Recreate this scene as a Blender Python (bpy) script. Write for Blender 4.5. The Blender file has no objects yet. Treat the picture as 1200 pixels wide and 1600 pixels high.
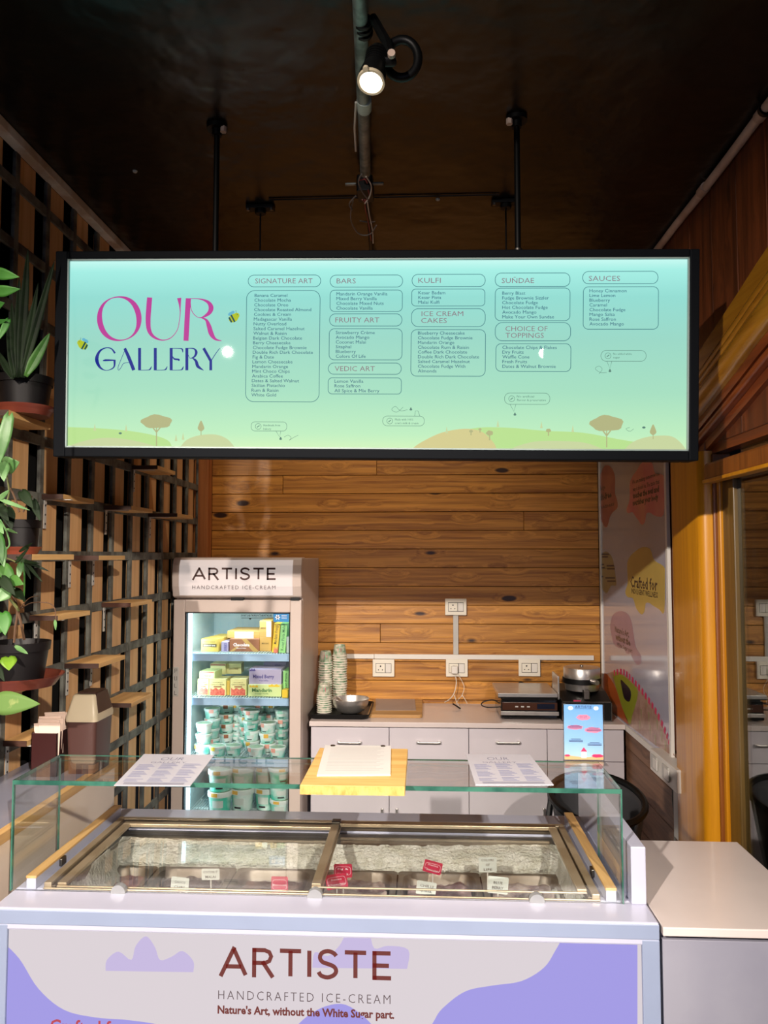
import bpy, bmesh, math, random
from mathutils import Vector, Matrix, noise

# ---------------------------------------------------------------- camera, world, lights, exposure
SC = bpy.context.scene
COL = SC.collection
R = math.radians
PITCH, YAW, FPX, EYE = R(3.24), R(2.86), 1200.0, 1.68
cam_d = bpy.data.cameras.new('camera')
cam = bpy.data.objects.new('camera', cam_d)
COL.objects.link(cam)
cam.location = (0, 0, EYE)
cam.rotation_euler = (R(90) + PITCH, 0, YAW)
cam_d.sensor_fit = 'VERTICAL'
cam_d.sensor_height = 24
cam_d.lens = 18
cam_d.clip_start = .02
SC.camera = cam

w = bpy.data.worlds.new('world')
SC.world = w
w.use_nodes = True
w.node_tree.nodes['Background'].inputs[0].default_value = (.60, .68, 1.0, 1)
w.node_tree.nodes['Background'].inputs[1].default_value = .62
SC.view_settings.view_transform = 'Standard'
SC.view_settings.look = 'None'
SC.view_settings.exposure = 0.0
SC.view_settings.gamma = 1
SC.view_settings.use_curve_mapping = False


def lamp(kind, name, loc, target, power, color, size=.05, spot=70, blend=.6, shape=None, size_y=None):
    d = bpy.data.lights.new(name, kind)
    d.energy = power
    d.color = color
    if kind == 'AREA':
        d.size = size
        if size_y:
            d.shape = 'RECTANGLE'
            d.size_y = size_y
    else:
        d.shadow_soft_size = size
    if kind == 'SPOT':
        d.spot_size = R(spot)
        d.spot_blend = blend
    o = bpy.data.objects.new(name, d)
    COL.objects.link(o)
    o.location = loc
    o.rotation_euler = (Vector(target) - Vector(loc)).to_track_quat('-Z', 'Y').to_euler()
    return o


WARM = (1.0, .80, .60)
NEUT = (1.0, .88, .76)
# two ceiling track spots of the shop behind the photographer, then an added freezer fill
lamp('SPOT', 'track_and_fill_spot', (-1.37, -1.5, 2.87), (.45, 2.9, .55), 900, NEUT, .035, 60, .85)
lamp('SPOT', 'track_and_fill_spot', (.99, -1.5, 2.84), (-1.0, 2.6, .5), 2000, NEUT, .035, 48, .85)
lamp('SPOT', 'track_and_fill_spot', (-.2, -.6, 2.86), (-.1, 1.6, .5), 26, NEUT, .035, 48, .8)  # added fill spot that brightens the freezer, not a known track lamp
# wall washers between sign and rear wall
for lx in (-.78, -.26, .16):
    lamp('SPOT', 'wall_washer_light', (lx, 3.15, 2.86), (lx, 4.2, 1.6), 13, WARM, .03, 95, .8)


def W(px, py, X=None, Y=None, Z=None):
    """a pixel of the photograph read onto a plane of the room"""
    f = Vector((-math.sin(YAW) * math.cos(PITCH), math.cos(YAW) * math.cos(PITCH), math.sin(PITCH)))
    r = Vector((math.cos(YAW), math.sin(YAW), 0))
    u = r.cross(f)
    d = f + r * ((px - 600) / FPX) - u * ((py - 800) / FPX)
    if X is not None:
        t = X / d.x
    elif Y is not None:
        t = Y / d.y
    else:
        t = (Z - EYE) / d.z
    return Vector((0, 0, EYE)) + d * t


class Plane:
    """a plane in the room: uv() reads a pixel of the photograph as a place on it"""
    def __init__(s, o, right, up):
        s.o, s.r, s.u = Vector(o), Vector(right).normalized(), Vector(up).normalized()
        s.n = s.r.cross(s.u)
        s.M = Matrix((( s.r.x, s.u.x, s.n.x, s.o.x), (s.r.y, s.u.y, s.n.y, s.o.y),
                      (s.r.z, s.u.z, s.n.z, s.o.z), (0, 0, 0, 1)))

    def uv(s, px, py):
        a = W(px, py, Y=1.0)
        c = Vector((0, 0, EYE))
        d = a - c
        t = (s.o - c).dot(s.n) / d.dot(s.n)
        q = c + d * t - s.o
        return (q.dot(s.r), q.dot(s.u))


# ---------------------------------------------------------------- materials
def lin(c):
    o = []
    for v in c[:3]:
        v /= 255.0
        o.append(v / 12.92 if v <= .04045 else ((v + .055) / 1.055) ** 2.4)
    return (*o, 1)


def newmat(name):
    m = bpy.data.materials.new(name)
    m.use_nodes = True
    nt = m.node_tree
    return m, nt, nt.nodes['Principled BSDF']


def N(nt, kind, **kw):
    n = nt.nodes.new(kind)
    for k, v in kw.items():
        if k.startswith('i_'):
            n.inputs[k[2:].replace('_', ' ')].default_value = v
        else:
            setattr(n, k, v)
    return n


def rnd_coords(nt):
    tc = N(nt, 'ShaderNodeTexCoord')
    oi = N(nt, 'ShaderNodeObjectInfo')
    k = N(nt, 'ShaderNodeVectorMath', operation='SCALE')
    k.inputs[0].default_value = (13.1, 7.7, 29.3)
    nt.links.new(oi.outputs['Random'], k.inputs['Scale'])
    a = N(nt, 'ShaderNodeVectorMath', operation='ADD')
    nt.links.new(tc.outputs['Object'], a.inputs[0])
    nt.links.new(k.outputs[0], a.inputs[1])
    return a.outputs[0], oi


def mat(name, c, rough=.5, metal=0, spec=.5, coat=0, var=0, vscale=8, bump=0, bscale=60, c2=None, trans=0, sss=0, aniso=None):
    """plain surface with a little procedural variation of colour and relief"""
    m, nt, b = newmat(name)
    b.inputs['Roughness'].default_value = rough
    b.inputs['Metallic'].default_value = metal
    b.inputs['Specular IOR Level'].default_value = spec
    b.inputs['Coat Weight'].default_value = coat
    b.inputs['Coat Roughness'].default_value = .08
    co, oi = rnd_coords(nt)
    nz = N(nt, 'ShaderNodeTexNoise')
    nz.inputs['Scale'].default_value = vscale
    nz.inputs['Detail'].default_value = 5
    nt.links.new(co, nz.inputs['Vector'])
    ramp = N(nt, 'ShaderNodeValToRGB')
    base = lin(c)
    if c2 is None:
        k = 1 - (var or .06)
        sec = (base[0] * k, base[1] * k, base[2] * k, 1)
    else:
        sec = lin(c2)
    ramp.color_ramp.elements[0].position = .38
    ramp.color_ramp.elements[1].position = .62
    ramp.color_ramp.elements[0].color = sec
    ramp.color_ramp.elements[1].color = base
    nt.links.new(nz.outputs['Fac'], ramp.inputs['Fac'])
    nt.links.new(ramp.outputs['Color'], b.inputs['Base Color'])
    if bump:
        n2 = N(nt, 'ShaderNodeTexNoise')
        n2.inputs['Scale'].default_value = bscale
        n2.inputs['Detail'].default_value = 4
        nt.links.new(co, n2.inputs['Vector'])
        bp = N(nt, 'ShaderNodeBump')
        bp.inputs['Strength'].default_value = bump
        bp.inputs['Distance'].default_value = .01
        nt.links.new(n2.outputs['Fac'], bp.inputs['Height'])
        nt.links.new(bp.outputs['Normal'], b.inputs['Normal'])
    return m


def emi(name, c, strength=1.0, gloss=False):
    m = bpy.data.materials.new(name)
    m.use_nodes = True
    nt = m.node_tree
    b = nt.nodes['Principled BSDF']
    b.inputs['Base Color'].default_value = (.02, .02, .02, 1)
    b.inputs['Roughness'].default_value = .014 if gloss else .9
    b.inputs['Specular IOR Level'].default_value = .08 if gloss else 0
    b.inputs['Emission Color'].default_value = lin(c)
    b.inputs['Emission Strength'].default_value = strength
    return m


def wood(name, c1, c2, axis='X', rough=.4, coat=0.0, knots=0.0, grain=34, along=1.6, bump=.25, var=.25, fine=True):
    m, nt, b = newmat(name)
    co, oi = rnd_coords(nt)
    L = nt.links.new
    sep = N(nt, 'ShaderNodeMapping')
    sc = {'X': (along, grain, grain), 'Y': (grain, along, grain), 'Z': (grain, grain, along)}[axis]
    k = {'X': (4.6, 12, 12), 'Y': (12, 4.6, 12), 'Z': (12, 12, 4.6)}[axis]
    # slow bend of the grain
    bend = N(nt, 'ShaderNodeTexNoise')
    bend.inputs['Scale'].default_value = 1.0
    bend.inputs['Detail'].default_value = 2
    mb_ = N(nt, 'ShaderNodeMapping')
    mb_.inputs['Scale'].default_value = {'X': (1.6, 9, 9), 'Y': (9, 1.6, 9), 'Z': (9, 9, 1.6)}[axis]
    L(co, mb_.inputs['Vector'])
    L(mb_.outputs[0], bend.inputs['Vector'])
    sub = N(nt, 'ShaderNodeVectorMath', operation='SCALE')
    sub.inputs['Scale'].default_value = .022
    L(bend.outputs['Color'], sub.inputs[0])
    add = N(nt, 'ShaderNodeVectorMath', operation='ADD')
    L(co, add.inputs[0])
    L(sub.outputs[0], add.inputs[1])
    # knots
    mk = N(nt, 'ShaderNodeMapping')
    mk.inputs['Scale'].default_value = k
    L(add.outputs[0], mk.inputs['Vector'])
    vo = N(nt, 'ShaderNodeTexVoronoi')
    vo.inputs['Scale'].default_value = 1.0
    L(mk.outputs[0], vo.inputs['Vector'])
    near = N(nt, 'ShaderNodeMapRange')
    near.inputs['From Min'].default_value = .0
    near.inputs['From Max'].default_value = .45
    near.inputs['To Min'].default_value = .035 * (1 if knots else 0)
    near.inputs['To Max'].default_value = 0
    L(vo.outputs['Distance'], near.inputs['Value'])
    cmb = N(nt, 'ShaderNodeCombineXYZ')
    for s in range(3):
        L(near.outputs[0], cmb.inputs[s])
    add2 = N(nt, 'ShaderNodeVectorMath', operation='ADD')
    L(add.outputs[0], add2.inputs[0])
    L(cmb.outputs[0], add2.inputs[1])
    sep.inputs['Scale'].default_value = sc
    L(add2.outputs[0], sep.inputs['Vector'])
    nz = N(nt, 'ShaderNodeTexNoise')
    nz.inputs['Scale'].default_value = 1.0
    nz.inputs['Detail'].default_value = 6
    nz.inputs['Roughness'].default_value = .65
    L(sep.outputs[0], nz.inputs['Vector'])
    ramp = N(nt, 'ShaderNodeValToRGB')
    e = ramp.color_ramp.elements
    e[0].position, e[0].color = .30, lin(c2)
    e[1].position, e[1].color = .62, lin(c1)
    L(nz.outputs['Fac'], ramp.inputs['Fac'])
    last = ramp.outputs['Color']
    if knots:
        kn = N(nt, 'ShaderNodeMapRange')
        kn.inputs['From Min'].default_value = knots
        kn.inputs['From Max'].default_value = knots * 1.45
        kn.inputs['To Min'].default_value = 1
        kn.inputs['To Max'].default_value = 0
        L(vo.outputs['Distance'], kn.inputs['Value'])
        sc_ = N(nt, 'ShaderNodeSeparateColor')
        L(vo.outputs['Color'], sc_.inputs[0])
        gt = N(nt, 'ShaderNodeMath', operation='GREATER_THAN')
        gt.inputs[1].default_value = .80
        L(sc_.outputs[0], gt.inputs[0])
        mu = N(nt, 'ShaderNodeMath', operation='MULTIPLY')
        L(kn.outputs[0], mu.inputs[0])
        L(gt.outputs[0], mu.inputs[1])
        mx = N(nt, 'ShaderNodeMix', data_type='RGBA')
        L(mu.outputs[0], mx.inputs['Factor'])
        L(last, mx.inputs[6])
        mx.inputs[7].default_value = lin((52, 24, 10))
        last = mx.outputs[2]
    hs = N(nt, 'ShaderNodeHueSaturation')
    mr = N(nt, 'ShaderNodeMapRange')
    mr.inputs['To Min'].default_value = 1 - var
    mr.inputs['To Max'].default_value = 1 + var * .6
    L(oi.outputs['Random'], mr.inputs['Value'])
    L(mr.outputs[0], hs.inputs['Value'])
    L(last, hs.inputs['Color'])
    L(hs.outputs[0], b.inputs['Base Color'])
    b.inputs['Roughness'].default_value = rough
    b.inputs['Coat Weight'].default_value = coat
    b.inputs['Coat Roughness'].default_value = .12
    bp = N(nt, 'ShaderNodeBump')
    bp.inputs['Strength'].default_value = bump
    bp.inputs['Distance'].default_value = .004
    L(nz.outputs['Fac'], bp.inputs['Height'])
    L(bp.outputs[0], b.inputs['Normal'])
    L(bp.outputs[0], b.inputs['Coat Normal'])
    return m


def glass(name, tint=(.93, .985, .96), base=.045, power=5.0, rough=0.0):
    """thin architectural pane: clear, with a real Fresnel-like reflection"""
    m = bpy.data.materials.new(name)
    m.use_nodes = True
    nt = m.node_tree
    nt.nodes.remove(nt.nodes['Principled BSDF'])
    out = nt.nodes['Material Output']
    tr = N(nt, 'ShaderNodeBsdfTransparent')
    tr.inputs[0].default_value = (*tint, 1)
    gl = N(nt, 'ShaderNodeBsdfGlossy')
    gl.inputs['Roughness'].default_value = rough
    gl.inputs[0].default_value = (1, 1, 1, 1)
    lw = N(nt, 'ShaderNodeLayerWeight')
    lw.inputs['Blend'].default_value = .5
    pw = N(nt, 'ShaderNodeMath', operation='POWER')
    pw.inputs[1].default_value = power
    nt.links.new(lw.outputs['Facing'], pw.inputs[0])
    ma = N(nt, 'ShaderNodeMath', operation='MULTIPLY_ADD')
    ma.inputs[1].default_value = 1 - base
    ma.inputs[2].default_value = base
    nt.links.new(pw.outputs[0], ma.inputs[0])
    mx = N(nt, 'ShaderNodeMixShader')
    nt.links.new(ma.outputs[0], mx.inputs[0])
    nt.links.new(tr.outputs[0], mx.inputs[1])
    nt.links.new(gl.outputs[0], mx.inputs[2])
    nt.links.new(mx.outputs[0], out.inputs[0])
    return m


def ramp_z(m, stops, axis=2, strength=None, size=1.0, off=0.0, noise_amt=0):
    """object-space gradient print along one axis feeding colour (and emission)"""
    nt = m.node_tree
    b = nt.nodes['Principled BSDF']
    tc = N(nt, 'ShaderNodeTexCoord')
    sp = N(nt, 'ShaderNodeSeparateXYZ')
    nt.links.new(tc.outputs['Object'], sp.inputs[0])
    mr = N(nt, 'ShaderNodeMapRange')
    mr.inputs['From Min'].default_value = off
    mr.inputs['From Max'].default_value = off + size
    nt.links.new(sp.outputs[axis], mr.inputs['Value'])
    cr = N(nt, 'ShaderNodeValToRGB')
    e = cr.color_ramp.elements
    e[0].position, e[0].color = stops[0][0], lin(stops[0][1])
    e[1].position, e[1].color = stops[-1][0], lin(stops[-1][1])
    for p, c in stops[1:-1]:
        x = e.new(p)
        x.color = lin(c)
    nt.links.new(mr.outputs[0], cr.inputs[0])
    if strength is None:
        nt.links.new(cr.outputs[0], b.inputs['Base Color'])
    else:
        nt.links.new(cr.outputs[0], b.inputs['Emission Color'])
        b.inputs['Emission Strength'].default_value = strength
    return m


M = {}
M['ceiling'] = mat('black_ceiling_paint', (21, 18, 16), rough=.27, c2=(13, 11, 10), spec=.35, vscale=3, bump=.5, bscale=2.6)
for n_ in M['ceiling'].node_tree.nodes:
    if n_.type == 'BUMP':
        n_.inputs['Distance'].default_value = .05
M['black_wall'] = mat('black_wall_paint', (10, 10, 11), rough=.7)
M['floor'] = mat('dark_floor', (70, 62, 56), rough=.35, vscale=3, c2=(52, 45, 40))
M['plank'] = wood('varnished_pine', (214, 150, 64), (136, 80, 26), 'X', rough=.42, coat=.25, knots=.15, bump=.35, var=.16, grain=52, along=1.3)
M['plank_red'] = wood('red_stained_pine', (120, 62, 30), (64, 30, 14), 'Z', rough=.5, coat=.15, knots=.14, var=.18)
M['plank_grey'] = wood('brown_worn_plank', (134, 98, 74), (88, 60, 44), 'Y', rough=.6, knots=.12, var=.12)
M['gold_wood'] = wood('golden_varnished_wood', (220, 152, 22), (186, 116, 12), 'Z', rough=.35, coat=.5, bump=.12, grain=22, along=.7, var=.05)
M['red_wood'] = wood('orange_varnished_wood', (146, 84, 30), (100, 52, 18), 'Z', rough=.4, coat=.4, bump=.2, var=.08)
M['arch_wood'] = wood('arch_varnished_wood', (170, 118, 32), (140, 90, 22), 'Y', rough=.26, coat=.6, bump=.1, var=.05, grain=40)
M['arch_red'] = wood('arch_stained_wood', (134, 62, 20), (86, 34, 12), 'Y', rough=.4, coat=.4, bump=.2, var=.05)
M['door_wood'] = wood('brown_door_wood', (108, 84, 38), (76, 54, 24), 'Z', rough=.4, coat=.3, var=.05)
M['strip'] = wood('raw_plywood_strip', (226, 182, 130), (198, 148, 96), 'Z', rough=.65, bump=.1, grain=26, along=1.1, var=.1)
M['strip_red'] = wood('raw_jamb_wood', (190, 120, 62), (150, 86, 40), 'Z', rough=.65, bump=.1, grain=26, along=1.1, var=.1)
M['shelf'] = wood('raw_pine_shelf', (240, 196, 132), (218, 166, 100), 'Y', rough=.6, bump=.1, var=.07)
M['shelf_end_shade'] = wood('shaded_shelf_end', (70, 38, 24), (44, 24, 16), 'X', rough=.6)  # near ends of the shelves painted dark for the shade on them
M['batten'] = mat('weathered_grey_batten', (116, 118, 110), rough=.7, c2=(66, 64, 60), vscale=14, bump=.3)
M['board'] = wood('pale_pine_board', (240, 200, 128), (212, 158, 82), 'X', rough=.5, bump=.1, grain=30, along=2, var=.02)
M['board_end'] = wood('pine_board_end', (226, 188, 112), (190, 142, 66), 'Z', rough=.5, grain=60, along=30, var=.02)
M['oak'] = wood('oak_edge_band', (222, 180, 120), (192, 144, 88), 'Y', rough=.45, var=.03)
M['cutboard'] = wood('worn_cutting_board', (190, 148, 92), (158, 116, 66), 'X', rough=.55, var=.03)
M['chairwood'] = wood('bent_chair_wood', (150, 84, 44), (104, 54, 26), 'Y', rough=.35, coat=.3)
M['white_lam'] = mat('white_laminate', (208, 202, 210), rough=.32, var=.03, coat=.15)
M['white_top'] = mat('white_worktop', (214, 202, 200), rough=.28, var=.04, coat=.3)
M['freezer'] = mat('freezer_white_enamel', (184, 186, 208), rough=.3, coat=.3, var=.03)
M['freezer_trim'] = mat('freezer_grey_trim', (138, 150, 178), rough=.4, var=.05)
M['grey_panel'] = mat('grey_laminate', (146, 146, 160), rough=.45, c2=(134, 134, 150), vscale=4)
M['counter_grey'] = mat('grey_blue_worktop', (150, 152, 170), rough=.25, coat=.4)
M['fridge'] = mat('fridge_white_plastic', (208, 192, 184), rough=.38, var=.03)
M['fridge_in'] = mat('fridge_liner', (196, 214, 216), rough=.5)
M['white_pl'] = mat('white_plastic', (226, 222, 216), rough=.4, var=.02)
M['socket'] = mat('switch_plate', (232, 226, 212), rough=.35, var=.02)
M['ltgrey'] = mat('light_grey_inlay', (190, 188, 184), rough=.4)
M['black'] = mat('black_plastic', (11, 11, 12), rough=.45, spec=.3)
M['black_gloss'] = mat('gloss_black', (12, 12, 14), rough=.16, coat=.3)
M['sign_frame'] = mat('sign_black_frame', (8, 12, 18), rough=.7, spec=.12)
M['dark'] = mat('dark_print', (30, 26, 28), rough=.5)
M['rod'] = mat('black_steel_rod', (6, 7, 8), rough=.5, spec=.2)
M['steel'] = mat('brushed_steel', (214, 210, 206), rough=.33, metal=.9, var=.1, vscale=20)
M['steel_dark'] = mat('dull_steel', (130, 126, 122), rough=.38, metal=1, c2=(96, 92, 88), vscale=10)
M['galv'] = mat('galvanised_pipe', (150, 158, 154), rough=.5, metal=.55, c2=(108, 116, 112), vscale=30)
M['pvc'] = mat('cream_pvc', (206, 186, 172), rough=.5, c2=(178, 152, 136), vscale=9)
M['trimw'] = mat('white_trim', (226, 228, 222), rough=.55, c2=(196, 180, 160), vscale=12)
M['bronze'] = mat('bronze_aluminium', (186, 168, 142), rough=.36, metal=.5, var=.1, c2=(160, 140, 112))
M['bronze_dk'] = mat('dark_bronze', (96, 84, 70), rough=.4, metal=.6)
M['frost'] = mat('ice_frost', (232, 232, 224), rough=.75, c2=(204, 204, 190), vscale=30, bump=1.0, bscale=140)
M['glass'] = glass('clear_glass', (.975, .987, .982), base=.035)
M['glass_lid'] = glass('lid_glass', (.975, .975, .975), base=.025)
M['glass_door'] = glass('door_glass', (.72, .76, .72), base=.09, power=4.0)
M['glass_fridge'] = glass('fridge_glass', (.97, .985, .985), base=.03)
M['acrylic'] = glass('acrylic', (.95, .96, .97), base=.07)
M['gedge'] = mat('green_glass_edge', (66, 118, 102), rough=.12, coat=.5, c2=(40, 84, 74), vscale=18)
M['paper'] = mat('white_paper', (234, 230, 228), rough=.6, var=.03)
M['paper_blue'] = mat('laminated_paper', (222, 222, 236), rough=.25, coat=.4, var=.03)
M['ink'] = mat('grey_ink', (96, 96, 128), rough=.6)
M['ink_lt'] = mat('pale_ink', (136, 140, 180), rough=.6)
M['ink_soft'] = mat('soft_ink', (182, 174, 176), rough=.6)
M['maroon'] = mat('maroon_plastic', (52, 18, 18), rough=.35)
M['bin'] = mat('brown_plastic', (74, 48, 44), rough=.4, var=.05)
M['bin_lid'] = mat('beige_plastic', (206, 192, 164), rough=.4, var=.04)
M['bin_flap'] = mat('dark_brown_plastic', (60, 38, 32), rough=.4)
M['napkin'] = mat('paper_napkin', (232, 206, 190), rough=.8)
M['pot'] = mat('black_nursery_pot', (18, 15, 17), rough=.5, spec=.3)
M['saucer'] = mat('terracotta_plastic', (112, 52, 40), rough=.35, var=.1)
M['soil'] = mat('soil', (50, 32, 22), rough=.9, c2=(26, 18, 12), vscale=50, bump=1, bscale=80)
M['leaf'] = mat('pothos_leaf', (76, 122, 54), rough=.45, spec=.3, c2=(46, 88, 38), vscale=14)
M['leaf_pale'] = mat('pale_leaf', (112, 152, 98), rough=.4, c2=(74, 116, 62), vscale=20)
M['leaf_big'] = mat('variegated_leaf', (92, 124, 62), rough=.5, c2=(146, 156, 96), vscale=34)
M['leaf_big'].node_tree.nodes['Color Ramp'].color_ramp.elements[0].position = .30
M['leaf_big'].node_tree.nodes['Color Ramp'].color_ramp.elements[1].position = .42
M['leaf_lime'] = mat('lime_leaf', (108, 146, 30), rough=.5, c2=(76, 116, 24), vscale=20)
M['leaf_bright'] = mat('bright_leaf', (66, 124, 46), rough=.5, c2=(44, 98, 34), vscale=14)
M['leaf_dark'] = mat('dark_leaf', (30, 46, 24), rough=.6, spec=.2, c2=(18, 30, 16), vscale=14)
M['stem'] = mat('green_stem', (92, 96, 50), rough=.5)
M['stem_br'] = mat('brown_stem', (92, 66, 46), rough=.7)
M['cable_w'] = mat('white_cable', (220, 214, 204), rough=.5)
M['cable_k'] = mat('black_cable', (22, 20, 22), rough=.5)
M['cable_r'] = mat('red_wire', (150, 60, 56), rough=.5)
M['cable_g'] = mat('grey_wire', (120, 116, 112), rough=.5)
M['tape'] = mat('white_tape', (190, 200, 192), rough=.5)
M['rack'] = mat('white_wire_rack', (206, 222, 222), rough=.4)
M['rail'] = mat('blue_shelf_rail', (176, 208, 240), rough=.35)
M['tag_pink'] = mat('crimson_tag', (196, 30, 78), rough=.4)
M['tag_white'] = mat('white_tag', (214, 220, 214), rough=.5)
M['tag_text'] = mat('black_marker', (28, 26, 26), rough=.6)
M['white_ink'] = mat('white_ink', (240, 232, 234), rough=.6)
M['brand_red'] = mat('dark_red_letter', (120, 38, 34), rough=.5)
M['brand_brown'] = mat('brown_letter', (74, 40, 36), rough=.5)
M['brand_grey'] = mat('grey_letter', (104, 86, 84), rough=.5)


# ---------------------------------------------------------------- mesh helpers
class MB:
    def __init__(s):
        s.v, s.f = [], []

    def add(s, vs, fs, Mx=None):
        o = len(s.v)
        for p in vs:
            p = Vector(p)
            s.v.append(tuple(Mx @ p) if Mx is not None else tuple(p))
        flip = Mx is not None and Mx.to_3x3().determinant() < 0
        for f in fs:
            f = [i + o for i in f]
            s.f.append(tuple(reversed(f)) if flip else tuple(f))
        return s

    def box(s, x0, x1, y0, y1, z0, z1, Mx=None):
        x0, x1 = min(x0, x1), max(x0, x1)
        y0, y1 = min(y0, y1), max(y0, y1)
        z0, z1 = min(z0, z1), max(z0, z1)
        vs = [(x0, y0, z0), (x1, y0, z0), (x1, y1, z0), (x0, y1, z0), (x0, y0, z1), (x1, y0, z1), (x1, y1, z1), (x0, y1, z1)]
        fs = [(0, 3, 2, 1), (4, 5, 6, 7), (0, 1, 5, 4), (1, 2, 6, 5), (2, 3, 7, 6), (3, 0, 4, 7)]
        return s.add(vs, fs, Mx)

    def lathe(s, prof, n=24, c=(0, 0, 0), Mx=None):
        vs, fs, rings = [], [], []
        for r, z in prof:
            if r < 1e-6:
                rings.append([len(vs)])
                vs.append((c[0], c[1], c[2] + z))
            else:
                rings.append(list(range(len(vs), len(vs) + n)))
                for i in range(n):
                    a = 2 * math.pi * i / n
                    vs.append((c[0] + r * math.cos(a), c[1] + r * math.sin(a), c[2] + z))
        for a, b in zip(rings, rings[1:]):
            for i in range(n):
                j = (i + 1) % n
                if len(a) == 1 and len(b) == 1:
                    continue
                if len(a) == 1:
                    fs.append((a[0], b[j], b[i]))
                elif len(b) == 1:
                    fs.append((a[i], a[j], b[0]))
                else:
                    fs.append((a[i], a[j], b[j], b[i]))
        return s.add(vs, fs, Mx)

    def cyl(s, p0, p1, r0, r1=None, n=16):
        r1 = r0 if r1 is None else r1
        p0, p1 = Vector(p0), Vector(p1)
        d = p1 - p0
        Mx = Matrix.Translation(p0) @ d.to_track_quat('Z', 'Y').to_matrix().to_4x4()
        return s.lathe([(0, 0), (r0, 0), (r1, d.length), (0, d.length)], n, Mx=Mx)

    def tube(s, pts, r, n=8, closed=False):
        pts = [Vector(p) for p in pts]
        m = len(pts)
        rs = r if isinstance(r, (list, tuple)) else [r] * m
        vs, fs = [], []
        t0 = (pts[1] - pts[0]).normalized()
        up = Vector((0, 0, 1)) if abs(t0.z) < .9 else Vector((1, 0, 0))
        nrm = (up - t0 * up.dot(t0)).normalized()
        for i, p in enumerate(pts):
            if closed:
                t = (pts[(i + 1) % m] - pts[i - 1]).normalized()
            else:
                t = (pts[min(i + 1, m - 1)] - pts[max(i - 1, 0)]).normalized()
            nrm = (nrm - t * nrm.dot(t)).normalized()
            bn = t.cross(nrm)
            for k in range(n):
                a = 2 * math.pi * k / n
                vs.append(p + (nrm * math.cos(a) + bn * math.sin(a)) * rs[i])
        for i in range(m if closed else m - 1):
            for k in range(n):
                j, kk = (i + 1) % m, (k + 1) % n
                fs.append((i * n + k, i * n + kk, j * n + kk, j * n + k))
        if not closed:
            fs.append(tuple(reversed(range(n))))
            fs.append(tuple(range((m - 1) * n, m * n)))
        return s.add(vs, fs)

    def loft(s, levels, n=5, c=(0, 0, 0), cap0=True, cap1=True, Mx=None):
        """levels: (z, half x, half y, corner radius[, dx, dy]) rounded rectangles"""
        vs, fs = [], []
        per = 4 * (n + 1)
        for lv in levels:
            z, hx, hy, r = lv[:4]
            dx, dy = (lv[4], lv[5]) if len(lv) > 4 else (0, 0)
            r = min(r, hx, hy)
            for q, (sx, sy) in enumerate(((1, 1), (-1, 1), (-1, -1), (1, -1))):
                for k in range(n + 1):
                    a = R(90) * (q + k / n)
                    vs.append((c[0] + dx + sx * (hx - r) + r * math.cos(a), c[1] + dy + sy * (hy - r) + r * math.sin(a), c[2] + z))
        for i in range(len(levels) - 1):
            for k in range(per):
                kk = (k + 1) % per
                fs.append((i * per + k, i * per + kk, (i + 1) * per + kk, (i + 1) * per + k))
        if cap0:
            fs.append(tuple(reversed(range(per))))
        if cap1:
            fs.append(tuple(range((len(levels) - 1) * per, len(levels) * per)))
        return s.add(vs, fs, Mx)

    def prism(s, pts, d0, d1, Mx=None):
        """2D outline (counter-clockwise) extruded along local z"""
        n = len(pts)
        ar = sum(pts[i][0] * pts[(i + 1) % n][1] - pts[(i + 1) % n][0] * pts[i][1] for i in range(n))
        if ar < 0:
            pts = pts[::-1]
        vs = [(x, y, d0) for x, y in pts] + [(x, y, d1) for x, y in pts]
        fs = [tuple(reversed(range(n))), tuple(range(n, 2 * n))]
        for i in range(n):
            j = (i + 1) % n
            fs.append((i, j, n + j, n + i))
        return s.add(vs, fs, Mx)

    def ribbon(s, pts, ws, z=0.0, Mx=None, closed=False):
        """flat stroke of changing width in local xy"""
        m = len(pts)
        vs, fs = [], []
        for i in range(m):
            if closed:
                a, b = pts[i - 1], pts[(i + 1) % m]
            else:
                a, b = pts[max(i - 1, 0)], pts[min(i + 1, m - 1)]
            dx, dy = b[0] - a[0], b[1] - a[1]
            l = math.hypot(dx, dy) or 1
            nx, ny = -dy / l, dx / l
            h = ws[i] / 2
            vs += [(pts[i][0] - nx * h, pts[i][1] - ny * h, z), (pts[i][0] + nx * h, pts[i][1] + ny * h, z)]
        for i in range(m if closed else m - 1):
            j = (i + 1) % m
            fs.append((2 * i, 2 * j, 2 * j + 1, 2 * i + 1))
        return s.add(vs, fs, Mx)

    def surf(s, nx, ny, fn, Mx=None):
        vs = [fn(i / nx, j / ny) for j in range(ny + 1) for i in range(nx + 1)]
        fs = [(j * (nx + 1) + i, j * (nx + 1) + i + 1, (j + 1) * (nx + 1) + i + 1, (j + 1) * (nx + 1) + i)
              for j in range(ny) for i in range(nx)]
        return s.add(vs, fs, Mx)

    def mesh(s, name):
        me = bpy.data.meshes.new(name)
        me.from_pydata(s.v, [], s.f)
        me.update()
        return me


def obj(name, mb, m, parent=None, loc=None, rot=None, bevel=0, smooth=False, seg=2, kind=None):
    me = mb.mesh(name) if isinstance(mb, MB) else mb
    if not me.materials:
        me.materials.append(M[m] if isinstance(m, str) else m)
    if smooth:
        for p in me.polygons:
            p.use_smooth = True
        me.set_sharp_from_angle(angle=R(38))
    o = bpy.data.objects.new(name, me)
    COL.objects.link(o)
    if parent is not None:
        o.parent = parent
    if loc is not None:
        o.location = loc
    if rot is not None:
        o.rotation_euler = rot
    if bevel:
        b = o.modifiers.new('bevel', 'BEVEL')
        b.width = bevel
        b.segments = seg
        b.limit_method = 'ANGLE'
    if kind:
        o['kind'] = kind
    return o


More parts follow.
